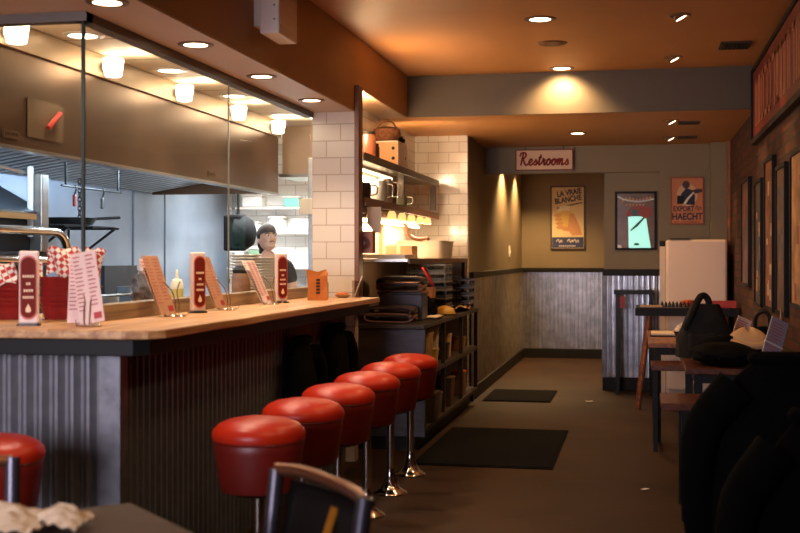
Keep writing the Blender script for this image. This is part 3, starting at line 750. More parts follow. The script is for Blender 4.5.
    hr.build('hair', mat('hair_dark', (28,20,16), 0.7), t, smooth=True)
    ms = MB(); ms.tube([R_@Vector(p) for p in ((-0.026,-0.112,1.606),(0,-0.122,1.612),(0.026,-0.112,1.606))],0.005,8)
    ms.build('moustache', mat('hair_soft', (120,84,66), 0.8), t, smooth=True)
    # shirt and apron over the torso
    V2 = [(0,0,0.93),(0,0,1.15),(0,0.01,1.32),(0,0.015,1.43),(0,0.005,1.475)]; R2 = [(0.172,0.13),(0.155,0.12),(0.175,0.125),(0.115,0.095),(0.066,0.066)]
    E2 = [(0,1),(1,2),(2,3),(3,4)]
    for s in (-1,1):
        J = arm_joints(s); i0 = len(V2)
        V2 += [J[0], tuple((Vector(J[0])*0.35+Vector(J[1])*0.65))]; R2 += [0.077,0.066]; E2 += [(3,i0),(i0,i0+1)]
    m5 = skin_mesh(V2,E2,R2); m5.name = 'shirt'; m5.materials.append(mat('shirt_black', (34,32,34), 0.85))
    for p in m5.polygons: p.use_smooth = True
    so = bpy.data.objects.new('shirt', m5); COL.objects.link(so); so.parent = t
    V3 = [(0,0,0.99),(0,0,0.92)]; R3 = [(0.165,0.125),(0.16,0.125)]; E3 = [(0,1)]
    for s in (-1,1):
        i0 = len(V3); V3 += [(s*0.1,0,0.86),(s*0.102,-0.012,0.5),(s*0.102,0.015,0.1)]; R3 += [0.11,0.078,0.068]; E3 += [(1,i0),(i0,i0+1),(i0+1,i0+2)]
    m6 = skin_mesh(V3,E3,R3); m6.name = 'trousers'; m6.materials.append(mat('trouser_dark', (40,40,48), 0.85))
    for p in m6.polygons: p.use_smooth = True
    to = bpy.data.objects.new('trousers', m6); COL.objects.link(to); to.parent = t
    for s in (-1,1):
        sh = MB(); sh.ball((s*0.11,-0.07,0.045),0.05,0.13,0.045,18,12); 
        for v in sh.bm.verts: v.co.z = max(v.co.z, 0.0)
        sh.build('shoe', M_black, t, smooth=True)
    return t
cook()
# ------------------------------------------------------------------ things on the counter
Z1 = ZC+0.0008
M_oval = mat('sign_red_brown', (112,32,22), 0.65, spec=0.15)
M_ovrim = mat('sign_rim', (196,96,70), 0.5)
M_signw = mat('sign_white', (232,206,190), 0.5)
M_ink = mat('sign_ink', (236,200,160), 0.6)
def rrect(w, h, r, n=8):
    pts = []
    for cx, cz, a0 in ((w/2-r,h/2-r,0),(-w/2+r,h/2-r,PI/2),(-w/2+r,-h/2+r,PI),(w/2-r,-h/2+r,1.5*PI)):
        for k in range(n+1):
            a = a0+PI/2*k/n; pts.append((cx+r*math.cos(a), cz+r*math.sin(a)))
    return pts
RX = Matrix.Rotation(PI/2, 4, 'X')       # XY polygon -> XZ, extruded towards -Y
def table_tent(loc, rz, label, h=0.292, w=0.075):
    t = thing('table_sign', label, 'sign', loc, rz, 'upright oval signs on the counter')
    MB().prism(rrect(0.09,0.05,0.012),0,0.007).build('base', M_plasticb, t)
    MB().prism([(-w/2,-0.016),(w/2,-0.016),(w/2,0.016),(-w/2,0.016)],0.007,h).build('block', M_signw, t, bevel=0.008)
    MB().prism(rrect(w*0.86,h*0.86,w*0.42),0,0.003,Matrix.Translation((0,-0.016,h*0.51))@RX).build('rim', M_ovrim, t)
    MB().prism(rrect(w*0.74,h*0.81,w*0.365),0,0.002,Matrix.Translation((0,-0.019,h*0.51))@RX).build('oval', M_oval, t)
    k = MB()
    for zz, ww in ((0.66,0.6),(0.56,0.24),(0.47,0.5),(0.38,0.56)):
        n = max(2,int(ww*9))
        for i in range(n):
            x = -w*ww/2+w*ww*(i+0.5)/n
            k.box(x-w*ww/n*0.36,x+w*ww/n*0.36,-0.0222,-0.021,h*zz-0.005,h*zz+0.005)
    k.build('lettering', M_ink, t)
    MB().prism([(0,0.022),(0.008,0.006),(0.011,-0.004),(0.007,-0.012),(-0.007,-0.012),(-0.011,-0.004),(-0.008,0.006)],0,0.0012,Matrix.Translation((0,-0.021,h*0.22))@RX).build('flame_mark', M_ink, t)
    return t
table_tent((-2.345,4.24,Z1), 0.35, 'upright white sign with red-brown oval at the left end of the counter')
table_tent((-2.09,5.38,Z1), 0.95, 'upright red oval sign between two menu stands, mid counter')
table_tent((-2.075,6.68,Z1), 0.85, 'upright red oval sign in front of the plate stacks')

M_print = mat('menu_print', (176,96,88), 0.7)
M_stamp = mat('menu_stamp', (168,44,40), 0.6)
def menu_stand(loc, rz, label):
    t = thing('menu_stand', label, 'menu stand', loc, rz, 'wire menu stands on the counter')
    MB().lathe([(0.048,0),(0.05,0.004),(0.042,0.009),(0.01,0.011)], n=24).build('base', M_clear if False else M_chrome, t, smooth=True)
    for s in (-1,1):
        MB().tube(curve_pts([(s*0.01,-0.018,0.01),(s*0.012,-0.016,0.06),(s*0.014,0.0,0.11),(s*0.045,0.016,0.15),(s*0.05,0.02,0.155)],5),0.0026,6).build('wire', M_chrome, t, smooth=True)
        MB().tube(curve_pts([(s*0.03,-0.03,0.006),(s*0.03,-0.055,0.01),(s*0.03,-0.06,0.026)],4),0.0026,6).build('wire_foot', M_chrome, t, smooth=True)
    return t
def menu(loc, rz, tilt, roll, label, w=0.13, h=0.27, col=None, stamp=True, thick=0.002, lines=14):
    t = thing('menu_card', label, 'menu', loc, rz, 'menu cards in the counter stands')
    M = Matrix.Rotation(roll,4,'Y')@Matrix.Rotation(-tilt,4,'X')
    MB().box(-w/2,w/2,0,thick,0,h,M).build('card', col or M_pink, t)
    p = MB()
    rr = random.Random(int(h*1000)+int(w*777)+len(label))
    for cx in (-w*0.25,w*0.25):
        for k in range(lines):
            ww = w*0.38*rr.uniform(0.55,1.0)
            zz = h*(0.93-0.8*k/lines)
            if stamp and zz < 0.2*h and cx > 0: continue
            p.box(cx-w*0.2,cx-w*0.2+ww,-0.0008,-0.0002,zz,zz+h*0.018,M)
    p.build('print', M_print, t)
    if stamp: MB().box(w*0.1,w*0.42,-0.001,-0.0002,h*0.05,h*0.14,M).build('stamp', M_stamp, t)
    return t
# stand 1 faces the street end, stands 2-4 face the stools
menu_stand((-2.1,4.25,Z1), 0.15, 'wire menu stand at the near end of the counter, facing the street')
menu((-2.135,4.255,ZC+0.013), 0.2, 0.22, -0.02, 'pink printed menu leaning left in the near stand', 0.105, 0.275, stamp=False)
menu((-2.075,4.235,ZC+0.013), 0.1, 0.16, -0.2, 'pink printed menu with red stamp fanned right in the near stand', 0.1, 0.285)
menu_stand((-2.06,5.02,Z1), 1.15, 'wire menu stand on the counter by the squeeze bottle')
menu((-2.08,5.0,ZC+0.013), 1.42, 0.36, 0.0, 'tan kraft menu in front in the stand by the squeeze bottle', 0.13, 0.28, M_kraft)
menu((-2.098,5.02,ZC+0.013), 1.5, 0.42, 0.03, 'pink menu behind the kraft one by the squeeze bottle', 0.125, 0.27, M_pink, False)
menu_stand((-2.06,5.7,Z1), 1.2, 'wire menu stand between the two far oval signs')
menu((-2.078,5.68,ZC+0.013), 1.5, 0.36, 0.0, 'mottled kraft menu in the stand right of the middle oval sign', 0.13, 0.275, M_kraft)
menu((-2.096,5.7,ZC+0.013), 1.56, 0.42, 0.02, 'white menu behind the mottled kraft one right of the middle sign', 0.125, 0.265, M_whitep, False)
menu_stand((-2.06,6.45,Z1), 1.2, 'wire menu stand in front of the plate stacks')
menu((-2.075,6.43,ZC+0.013), 1.55, 0.42, 0.0, 'striped pink menu in front of the plate stacks, front of its pair', 0.13, 0.26, M_pink, True, lines=20)
menu((-2.1,6.45,ZC+0.013), 1.6, 0.47, 0.02, 'white menu in front of the plate stacks, rear of its pair', 0.125, 0.265, M_whitep, False)

# red plastic baskets with checkered liners behind the end glass
def checker(name, a, b, s):
    m = bpy.data.materials.new(name); m.use_nodes = True; nt = m.node_tree; n = nt.nodes
    tc = n.new('ShaderNodeTexCoord'); mp = n.new('ShaderNodeMapping'); mp.inputs['Rotation'].default_value = (0.2,0.785,0.3)
    ck = n.new('ShaderNodeTexChecker'); ck.inputs['Scale'].default_value = s
    ck.inputs['Color1'].default_value = rgb(*a); ck.inputs['Color2'].default_value = rgb(*b)
    nt.links.new(tc.outputs['Object'], mp.inputs[0]); nt.links.new(mp.outputs[0], ck.inputs['Vector']); nt.links.new(ck.outputs['Color'], n['Principled BSDF'].inputs['Base Color'])
    n['Principled BSDF'].inputs['Roughness'].default_value = 0.7
    return m
M_check = checker('checkered_paper', (196,44,34), (238,224,210), 52)
M_bask = mat('basket_red', (140,22,24), 0.35, var=0.15, vscale=20)
def basket_mesh(w, d, h):
    mb = MB(); R = []
    for z, k in ((0,0.8),(0.004,0.82),(h,1.0),(h+0.004,1.05),(h+0.004,1.0),(h-0.002,0.97),(0.01,0.78),(0.009,0.2)):
        R.append([(x*k, y*k, z) for x, y in rrect(w, d, 0.045, 5)])
    mb.loft(R, cap=True); return mb
pb_ = None
for si, (x, y, n, where) in enumerate(((-2.46,4.72,7,'basket stack beside the near oval sign'),(-2.69,4.66,6,'basket stack cut by the left picture edge'))):
    for k in range(n):
        if pb_ is None: pb_ = o = basket_mesh(0.17,0.13,0.05).build('food_basket', M_bask, None, smooth=True)
        else: o = pb_.copy(); COL.objects.link(o)
        o.location = (x+random.uniform(-.004,.004), y, Z1+0.0215*k); o.rotation_euler = (0,0,0.5+random.uniform(-.06,.06))
        tag(o, ('top ' if k == n-1 else 'bottom ' if k == 0 else '')+'red plastic food basket of the '+where, 'basket', 'red food baskets, '+where)
def liner(loc, rz, w, h, tilt, label):
    def f(u, v):
        return ((u-0.5)*w, 0.02*math.sin(u*7+v*3)+tilt*v*h, v*h*(1-0.25*abs(u-0.5))+0.012*math.sin(u*9))
    o = MB().grid(f,12,8).build('basket_liner', M_check, None, smooth=True, solid=0.001, loc=loc, rot=(0,0,rz))
    return tag(o, label, 'paper liner', 'checkered liners by the baskets')
liner((-2.42,4.66,Z1+0.19),0.3,0.14,0.125,0.1,'red and white checkered paper liner standing up behind the near oval sign')
liner((-2.33,4.72,Z1+0.16),0.9,0.12,0.15,-0.2,'checkered paper liner poking out right of the near menus')
liner((-2.68,4.6,Z1+0.15),-0.3,0.16,0.1,0.1,'checkered paper liner at the left picture edge')
liner((-2.57,4.66,Z1+0.165),0.5,0.1,0.08,0.25,'crumpled checkered liner between the two basket stacks')

# paper bag, fruit basket, straw glass at the far end
bg = thing('paper_bag', 'open orange-brown takeout bag with dark print beside the tiled pillar', 'bag', (-1.99,7.18,Z1), 0.35)
def bagring(z, w, d, j):
    out = []
    for x, y in ((-w,-d),(0,-d*0.92),(w,-d),(w*0.93,0),(w,d),(0,d*0.95),(-w,d),(-w*0.93,0)):
        out.append((x+random.uniform(-j,j), y+random.uniform(-j,j), z+random.uniform(-j,j)*1.5))
    return out
M_bag = mat('bag_orange', (206,120,48), 0.75, var=0.12, vscale=14, bump=0.25, bscale=20)
b = MB(); R = [bagring(z, 0.062*k, 0.04*k, j) for z, k, j in ((0,1,0),(0.05,1.0,.003),(0.1,0.96,.006),(0.15,0.98,.01),(0.175,1.0,.014))]
R += [[(x*0.94,y*0.92,z-0.002) for x,y,z in R[-1]], [(x*0.9,y*0.86,0.02) for x,y,z in R[0]]]
b.loft(R).build('paper_body', M_bag, bg)
text('BURGER', 0.028, mat('bag_print', (70,32,16), 0.7), bg, (0.0,-0.0425,0.085), rot=(PI/2,PI/2,0)) if False else None
k = MB()
for i in range(5): k.box(-0.012,0.012,-0.0435,-0.0415,0.04+0.02*i,0.053+0.02*i)
k.build('print', mat('bag_print', (70,32,16), 0.7), bg)
B('side_label', mat('teal_card', (40,110,104), 0.6), bg, 0.0625,0.066,-0.03,0.03,0.01,0.11)
fb = thing('fruit_bowl', 'small shallow bowl of orange bits at the far counter end', 'bowl', (-1.94,7.62,Z1))
MB().lathe([(0.03,0),(0.035,0.003),(0.06,0.022),(0.057,0.023),(0.03,0.008)], n=24, cap=True).build('bowl', M_tan, fb, smooth=True)
for k in range(7):
    a = k*0.9; MB().ball((0.028*math.cos(a),0.028*math.sin(a),0.026),0.014,0.013,0.01,10,8).build('orange_piece', mat('orange_bit', (206,104,40), 0.5), fb, smooth=True)
gl = thing('straw_glass', 'clear glass jar with a white straw at the far counter end', 'glass', (-1.835,7.6,Z1))
MB().lathe([(0.03,0),(0.034,0.004),(0.036,0.115),(0.034,0.115),(0.031,0.008),(0.005,0.006)], n=24, cap=False).build('jar', M_clear, gl, smooth=True)
MB().cyl((-0.018,0,0.01),(0.034,0.0,0.145),0.004).build('straw', M_whitep, gl, smooth=True)

# dark coats on the hooks under the counter
def coat(name, loc, rz, w, d, h, seed, label, m, cat='coat', drop=1.0):
    """hanging cloth with folds: narrow at the collar, wide at the hem"""
    t = thing(name, label, cat, loc, rz)
    rings = []; N = 40; rr = random.Random(seed)
    for i in range(15):
        v = i/14; z = -h*v
        ww = w*(0.35+0.65*min(1,v*2.6)**0.7)*(1+0.08*math.sin(v*5+seed)); dd = d*(0.5+0.5*min(1,v*2.2))
        ring = []
        for k in range(N):
            a = 2*PI*k/N
            fold = 1+0.1*math.sin(a*5+seed+v*2.0)*v+0.12*mnoise.noise(Vector((math.cos(a)*1.6+seed, math.sin(a)*1.6, v*3)))
            ring.append((ww*math.cos(a)*fold, dd*math.sin(a)*fold, z+0.015*mnoise.noise(Vector((a,seed,v*5)))))
        rings.append(ring)
    MB().loft(rings).build('body', m, t, smooth=True)
    s1 = MB()
    for s in (-1,1):
        s1 = MB(); s1.tube(curve_pts([(s*w*0.55,-d*0.3,-h*0.12),(s*w*0.92,-d*0.5,-h*0.3),(s*w*1.0,-d*0.45,-h*0.55),(s*w*0.95,-d*0.3,-h*0.78)],5),w*0.25,12,w*0.17)
        s1.build('sleeve', m, t, smooth=True)
    MB().tube([(w*0.36*math.cos(2*PI*k/20),d*0.5*math.sin(2*PI*k/20),0.005) for k in range(20)],0.022,8,closed=True).build('collar', m, t, smooth=True)
    return t
coat('coat', (-1.87,6.42,0.92), PI/2, 0.25, 0.065, 0.62, 3, 'black coat hanging from a hook under the middle of the counter', M_cloth)
coat('coat', (-1.87,7.2,0.95), PI/2, 0.24, 0.065, 0.6, 8, 'black coat hanging under the counter nearest the pillar', M_cloth)

# ------------------------------------------------------------------ niche beyond the pillar
def steel_shelf(name, label, z, y0, y1, x0, x1, edge, m, posts=()):
    t = thing(name, label, 'shelf', (x0,0,z))
    B('board', m, t, 0,x1-x0-0.012,y0,y1,-0.03,0)
    B('front_edge', edge, t, x1-x0-0.012,x1-x0,y0,y1,-0.05,0.008,0.003)
    for y in posts:
        MB().prism([(0.0,-0.34),(0.03,-0.34),(x1-x0-0.05,-0.06),(x1-x0-0.05,-0.03),(0,-0.03)],y-0.01,y+0.01,Matrix(((1,0,0,0),(0,0,1,0),(0,1,0,0),(0,0,0,1)))).build('bracket', m, t)
    return t
M_shelfd = mat('shelf_steel', (110,98,88), 0.4, 0.6)
M_shelfw = mat('shelf_edge_wood', (120,78,48), 0.45, 0.2)
us = steel_shelf('upper_shelf', 'upper steel shelf along the tiled niche holding a white box', 2.11, 7.93, 11.0, -2.13, -1.86, M_shelfd, M_steel)
ls = steel_shelf('lower_shelf', 'lower shelf with brown wooden front edge below the steel shelf', 1.80, 7.93, 11.0, -2.13, -1.86, M_shelfw, M_shelfd)
MB().box(0.2,0.25,9.4,9.44,-0.28,-0.03).build('post', M_shelfd, us); MB().box(0.2,0.25,10.9,10.94,-0.28,-0.03).build('post', M_shelfd, us)
B('under_rail', M_shelfw, ls, 0.05,0.2,7.95,10.9,-0.09,-0.05)
B('wall_leg', M_tan, ls, 0.0,0.03,9.6,9.66,-0.42,-0.03)
tl = thing('heat_lamp', 'warm glowing strip lamp under the lower shelf', 'lamp', (-2.0,9.2,1.68))
B('housing', M_steel, tl, -0.04,0.04,-0.8,1.5,0.0,0.029,0.004)
MB().cyl((0,-0.76,-0.012),(0,1.46,-0.012),0.012).build('tube', mat('warm_tube', (255,230,190), 0.4, emit=(1.0,0.78,0.46), estr=7), tl, smooth=True)
light('bulb', 'AREA', (0,0.3,-0.03), 16, (1.0,0.7,0.4), tl, shape='RECTANGLE', size=0.08, size_y=2.0)
for k, y in enumerate((8.95,9.35,9.75,10.15,10.5)):
    o = MB().lathe([(0.02,0),(0.032,-0.02),(0.034,-0.055),(0.03,-0.06)], n=16).build('string_bulb', mat('amber_glass', (236,180,90), 0.3, emit=(1.0,0.6,0.2), estr=1.2), None, smooth=True, loc=(-1.885,y,1.749))
    tag(o, ['small amber bulb under the wooden shelf nearest the pillar','small amber bulb under the wooden shelf, second from the pillar','middle small amber bulb of the row under the wooden shelf','small amber bulb under the shelf, second from the tiled end','small amber bulb under the shelf nearest the tiled end'][k],'bulb','amber bulbs under the wooden shelf')
    if k > 1: light('glow','POINT',(0.03,0,-0.09),5,(1.0,0.7,0.42),o,shadow_soft_size=0.03)
# on the upper shelf
bxx = thing('white_box', 'white box with two black holes on the upper shelf', 'box', (-2.0,9.35,2.1185))
B('carton', M_white, bxx, -0.12,0.12,-0.18,0.2,0,0.2,0.004)
B('face_panel', M_tan, bxx, -0.1,0.115,-0.182,-0.18,0.01,0.19)
for z in (0.06,0.14): MB().lathe([(0.002,-0.003),(0.014,-0.002),(0.014,0)], n=12, M=Matrix.Translation((0.08,-0.1825,z))@Matrix.Rotation(PI/2,4,'X')).build('hole', M_black, bxx)
MB().lathe([(0.002,-0.003),(0.012,-0.002),(0.012,0)], n=12, M=Matrix.Translation((0.121,0.12,0.08))@Matrix.Rotation(-PI/2,4,'Y')).build('hole', M_black, bxx)
bk = thing('wicker_basket', 'brown wicker basket on top of the white box', 'basket', (-2.0,9.3,2.32))
MB().lathe([(0.05,0),(0.09,0.01),(0.115,0.06),(0.108,0.1),(0.06,0.12),(0.02,0.125)], n=24).build('body', mat('wicker', (122,78,50), 0.8, var=0.4, vscale=40, bump=0.8, bscale=90), bk, smooth=True)
MB().tube(curve_pts([(-0.08,0,0.1),(-0.04,0,0.165),(0.04,0,0.165),(0.08,0,0.1)],6),0.008,8).build('handle', mat('wicker', (0,0,0)), bk, smooth=True)
o = MB().ball((0,0,0.035),0.05,0.05,0.035,14,10,0.3,8).build('cloth_bundle', M_blackm, None, smooth=True, loc=(-1.945,9.53,2.3195)); tag(o, 'small dark bundle on the white box beside the basket', 'bundle')
def jar(loc, r, h, c, label, lid=None):
    t = thing('jar', label, 'jar', loc)
    MB().lathe([(r*0.9,0),(r,0.006),(r,h*0.8),(r*0.8,h*0.9),(r*0.8,h*0.93)], n=20).build('body', mat('jar_%d_%d'%(c[0],c[1]), c, 0.3), t, smooth=True)
    MB().lathe([(r*0.86,h*0.9),(r*0.86,h),(r*0.1,h)], n=20).build('lid', lid or M_black, t, smooth=True)
    return t
jar((-1.98,8.5,2.1185),0.07,0.2,(108,62,46),'brown jar on the upper shelf by the pillar')
jar((-2.0,8.8,2.1185),0.05,0.14,(64,40,30),'small dark jar on the upper shelf')
pz = mat('glass_ware', (196,190,180), 0.15, 0.5)
for k, (y, h_, c, lab) in enumerate(((8.3,.12,(52,42,40),'dark round pot at the near end of the lower shelf'),(8.85,.17,(190,186,180),'silver pitcher on the lower shelf'),(9.05,.2,(160,150,140),'grey steel pitcher on the lower shelf'),(9.22,.19,(120,80,56),'brown canister on the lower shelf'),(9.65,.1,(70,84,50),'small green pot on the lower shelf beside the post'))):
    t = thing('canister', lab, 'canister', (-1.96,y,1.8085))
    MB().lathe([(0.05,0),(0.055,0.01),(0.06,h_*0.7),(0.05,h_),(0.046,h_),(0.05,0.02)], n=22, cap=False).build('body', mat('can_%d'%c[0], c, 0.3, 0.4 if c[0]>150 else 0), t, smooth=True)
    MB().tube(curve_pts([(0.05,0,h_*0.85),(0.1,0.0,h_*0.8),(0.1,0,h_*0.35),(0.055,0,h_*0.25)],5),0.006,6).build('handle', pz, t, smooth=True)
# fire alarm strobe and papers by the pillar
al = thing('fire_bell', 'brown square alarm box with round sounder on the pillar side', 'alarm', (-1.898,7.86,1.47))
B('box', mat('alarm_brown', (140,78,52), 0.5), al, -0.025,0.1,0.05,0.13,-0.05,0.1,0.004)
MB().lathe([(0.042,0.0),(0.046,0.012),(0.034,0.016),(0.02,0.01),(0.005,0.012)], n=24, M=Matrix.Translation((0.035,0.05,0.02))@Matrix.Rotation(PI/2,4,'X')).build('sounder', mat('alarm_dark', (84,44,32), 0.4), al, smooth=True)
pp = thing('paper_notes', 'bunch of cream order slips hanging from the lower shelf edge', 'paper', (-1.85,8.1,1.745))
for k in range(4): MB().box(-0.03+0.012*k,0.03+0.012*k,0.004*k-0.01,0.004*k-0.009,-0.12-0.02*k,0.0).build('slip', M_cream, pp)
# work shelf at eye level with pan, box
wsf = thing('work_shelf', 'dark eye-level work shelf holding the steel pan in the niche', 'shelf', (-2.13,0,0))
B('board', M_steel, wsf, 0.0,0.50,8.3,11.19,1.356,1.382,0.003)
B('front_band', mat('band_brown', (96,62,40), 0.5, 0.2), wsf, 0.50,0.515,8.3,11.19,1.345,1.382)
B('post', M_blackm, wsf, 0.46,0.49,11.14,11.17,0.908,1.352)
B('back_sheet', mat('dark_sheet', (120,94,72), 0.5, 0.3), wsf, 0.004,0.02,8.3,11.19,0.908,1.352)
tp = thing('steel_pan', 'large pale steel pan on the eye-level work shelf', 'pan', (-1.87,10.35,1.3825), PI/2)
R = [[(x*k,y*k,z) for x,y in rrect(0.6,0.42,0.05,6)] for z,k in ((0,0.9),(0.01,0.93),(0.15,0.99),(0.155,1.06),(0.152,1.06),(0.148,0.97),(0.02,0.9),(0.018,0.1))]
MB().loft(R).build('pan_body', mat('pan_steel', (214,200,184), 0.35, 0.5), tp, smooth=True)
cbx = thing('carton', 'flat tan carton on the eye-level work shelf', 'carton', (-1.87,9.25,1.3825))
B('box', M_tan, cbx, -0.11,0.11,-0.12,0.12,0,0.1,0.003); B('tape', M_cream, cbx, -0.015,0.015,-0.121,0.121,0.02,0.1012)
o = B('white_tray', M_whitep, None, -0.18,0.18,-0.2,0.2,0,0.03,0.004); o.location = (-1.85,8.6,1.3825); tag(o, 'white flat tray at the near end of the work shelf', 'tray')
hs = thing('tap_hose', 'curved bronze tap hose bending down over the steel pan', 'tap', (-2.12,9.9,1.6))
MB().tube(curve_pts([(0.0,0,0.11),(0.1,0,0.11),(0.16,0.0,0.06),(0.18,0.06,-0.02),(0.24,0.12,-0.055),(0.3,0.16,-0.05)],6),0.016,10).build('hose', M_bronze, hs, smooth=True)
MB().ball((0.31,0.165,-0.05),0.026,0.026,0.02,12,8).build('nozzle', M_bronze, hs, smooth=True)
B('wall_plate', M_bronze, hs, -0.008,0.005,-0.03,0.03,0.07,0.15)

# open shelf unit below
su = thing('shelf_unit', 'dark open shelving unit with metal end panel at the end of the counter', 'shelf unit', (-1.53,0,0))
M_unit = mat('unit_metal', (74,70,76), 0.42, 0.55, var=0.2, vscale=6, stretch=(1,1,6))
M_unitd = mat('unit_dark', (56,44,36), 0.55)
B('end_panel', M_unit, su, -0.5,0.02,8.32,8.36,0.1,0.875,0.003)
B('top', M_unitd, su, -0.595,0.02,8.3,11.19,0.877,0.907,0.003)
B('shelf', M_unitd, su, -0.57,0.015,8.36,11.17,0.52,0.55)
B('shelf', M_unitd, su, -0.57,0.015,8.36,11.17,0.13,0.16)
B('back', M_unitd, su, -0.595,-0.57,8.36,11.19,0.1,0.877)
for y in (9.25,10.2,11.15): B('upright', M_unit, su, -0.02,0.012,y,y+0.025,0.13,0.877)
B('kick_board', M_black, su, -0.5,-0.06,8.36,11.17,0.0,0.13)
def tub(loc, w, d, h, c, label, cat='container', taper=0.85, rz=0.0, lid=None):
    t = thing('storage_container', label, cat, loc, rz)
    R = [[(x*k,y*k,z) for x,y in rrect(w,d,0.02,4)] for z,k in ((0,taper),(0.005,taper+.02),(h,1.0))]
    MB().loft(R).build('body', mat('tubc_%d_%d_%d'%c, c, 0.5, var=0.15, vscale=18), t, smooth=True)
    R = [[(x*1.04,y*1.04,z) for x,y in rrect(w,d,0.02,4)] for z in (h,h+0.018)]
    MB().loft(R).build('lid', lid or mat('tubl_%d_%d_%d'%c, tuple(int(v*0.9) for v in c), 0.5), t, smooth=True)
    return t
tub((-1.63,8.7,0.551),0.2,0.22,0.26,(200,166,110),'tall tan tub on the middle shelf just behind the metal end panel')
tub((-1.61,8.98,0.551),0.16,0.14,0.12,(224,190,96),'small yellow tub on the middle shelf of the unit')
tub((-1.62,9.13,0.551),0.14,0.1,0.28,(212,196,176),'tall pale box on the middle shelf beside the upright')
tub((-1.61,9.62,0.551),0.13,0.13,0.12,(64,50,42),'dark round tub on the middle shelf past the upright')
tub((-1.63,9.85,0.551),0.13,0.13,0.18,(214,170,128),'tan paper tub on the middle shelf past the upright')
tub((-1.60,10.5,0.551),0.12,0.14,0.11,(150,92,60),'brown tub at the far end of the middle shelf')
tub((-1.61,8.75,0.161),0.24,0.26,0.2,(84,66,54),'dark tub on the lowest shelf behind the end panel')
tub((-1.61,9.08,0.161),0.18,0.18,0.16,(120,96,74),'greyish tub on the lowest shelf before the upright')
tub((-1.61,9.7,0.161),0.18,0.2,0.22,(96,74,60),'brown tub on the lowest shelf past the upright')
tub((-1.59,10.45,0.161),0.12,0.16,0.2,(132,84,54),'tub with an orange lid at the far end of the lowest shelf', lid=mat('lid_orange', (206,96,40), 0.5))
# on the unit's top
def towel_stack(loc, n, label, w=0.34, d=0.3):
    t = thing('towel_pile', label, 'towels', loc)
    for k in range(n):
        def f(u, v, k=k):
            a = 2*PI*u; z = 0.03+0.05*k
            return (w/2*(1 if abs(math.cos(a))>.3 else 1)*math.copysign(abs(math.cos(a))**0.4,math.cos(a)), (v-0.5)*d, z+0.026*math.copysign(abs(math.sin(a))**0.6,math.sin(a))+0.008*math.sin(v*7+k*2+u*4))
        MB().grid(f,20,6).build('folded_towel', mat('towel_%d'%(k%2), ((150,116,100),(92,78,76))[k%2], 0.9, bump=0.3, bscale=60), t, smooth=True, solid=0.01)
    return t
towel_stack((-1.82,8.62,0.912),2,'pale folded towels at the bottom of the recess by the counter end')
cr0 = thing('grey_crate', 'dark grey crate in the recess over the metal end panel', 'crate', (-1.8,8.98,0.908))
B('box', M_unit, cr0, -0.17,0.17,-0.12,0.12,0,0.2,0.006); B('rim', M_unit, cr0, -0.18,0.18,-0.13,0.13,0.2,0.215,0.004)
towel_stack((-1.82,9.02,1.127),2,'pale folded towels lying on the dark grey crate')
o = MB().ball((0,0,0.08),0.08,0.09,0.08,16,12,0.5,10).build('black_cloth', M_cloth, None, smooth=True, loc=(-1.68,9.35,0.909)); tag(o, 'crumpled black cloth beside the grey crate', 'cloth')
tub((-1.72,9.56,0.908),0.14,0.1,0.22,(160,104,66),'tall brown canister next to the black plastic crates')
rs = thing('red_strap_lamp', 'small work lamp with a red arm under the eye-level shelf', 'lamp', (-1.78,9.2,1.345))
MB().lathe([(0.03,0.0),(0.09,-0.02),(0.1,-0.03),(0.09,-0.028)], n=20).build('shade', M_bronze, rs, smooth=True)
light('bulb','POINT',(0,0,-0.06),2.5,(1.0,0.66,0.34),rs,shadow_soft_size=0.04)
MB().tube([(0.09,0.03,-0.03),(0.13,0.1,-0.12),(0.15,0.14,-0.18)],0.012,8).build('arm', mat('arm_red', (190,48,44), 0.45), rs, smooth=True)
M_crate = mat('crate_black', (18,17,16), 0.35)
def crate():
    t = thing('dish_rack', 'x', 'rack', (0,0,0), 0, 'black dish racks stacked in the niche')
    w, d, h = 0.34, 0.34, 0.07
    b = MB()
    for x0,x1,y0,y1 in ((-w/2,w/2,-d/2,-d/2+.008),(-w/2,w/2,d/2-.008,d/2),(-w/2,-w/2+.008,-d/2,d/2),(w/2-.008,w/2,-d/2,d/2)):
        b.box(x0,x1,y0,y1,0,0.02); b.box(x0,x1,y0,y1,0.05,h)
    for x in (-w/2,0,w/2-.012):
        for y in (-d/2,d/2-.012): b.box(x,x+.012,y,y+.012,0,h)
    for y in (-d/6,d/6):
        for x in (-w/2,w/2-.01): b.box(x,x+.01,y,y+.01,0,h)
    b.build('frame', M_crate, t)
    b = MB()
    for k in range(8):
        x = -w/2+w*(k+.5)/8; b.box(x-.004,x+.004,-d/2,d/2,0.002,0.01)
        y = -d/2+d*(k+.5)/8; b.box(-w/2,w/2,y-.004,y+.004,0.002,0.01)
    b.build('grid_floor', M_crate, t)
    r = MB()
    r.box(-w/2-.004,w/2+.004,-d/2-.004,-d/2,0.058,0.066); r.box(w/2,w/2+.004,-d/2-.004,d/2,0.058,0.066)
    r.build('rim_edge', mat('rim_grey', (120,108,96), 0.3), t)
    return t
cr = crate()
for i, (x, y, n, where) in enumerate(((-1.78,10.05,6,'taller stack of black dish racks'),(-1.7,10.85,4,'shorter stack of black dish racks by the hall corner'))):
    for k in range(n):
        loc = (x+random.uniform(-.006,.006), y, 0.909+0.0715*k)
        lab = ('top ' if k == n-1 else 'bottom ' if k == 0 else 'middle ')+'black rack of the '+where
        if i == 0 and k == 0: cr.location = loc; cr['label'] = lab
        else: dup(cr, loc, 0, lab)
yl = thing('yellow_strainer', 'yellow rimmed bowl tipped over on the shelf unit', 'bowl', (-1.62,9.62,0.909), 0)
yl.location = (-1.6,9.75,0.909)
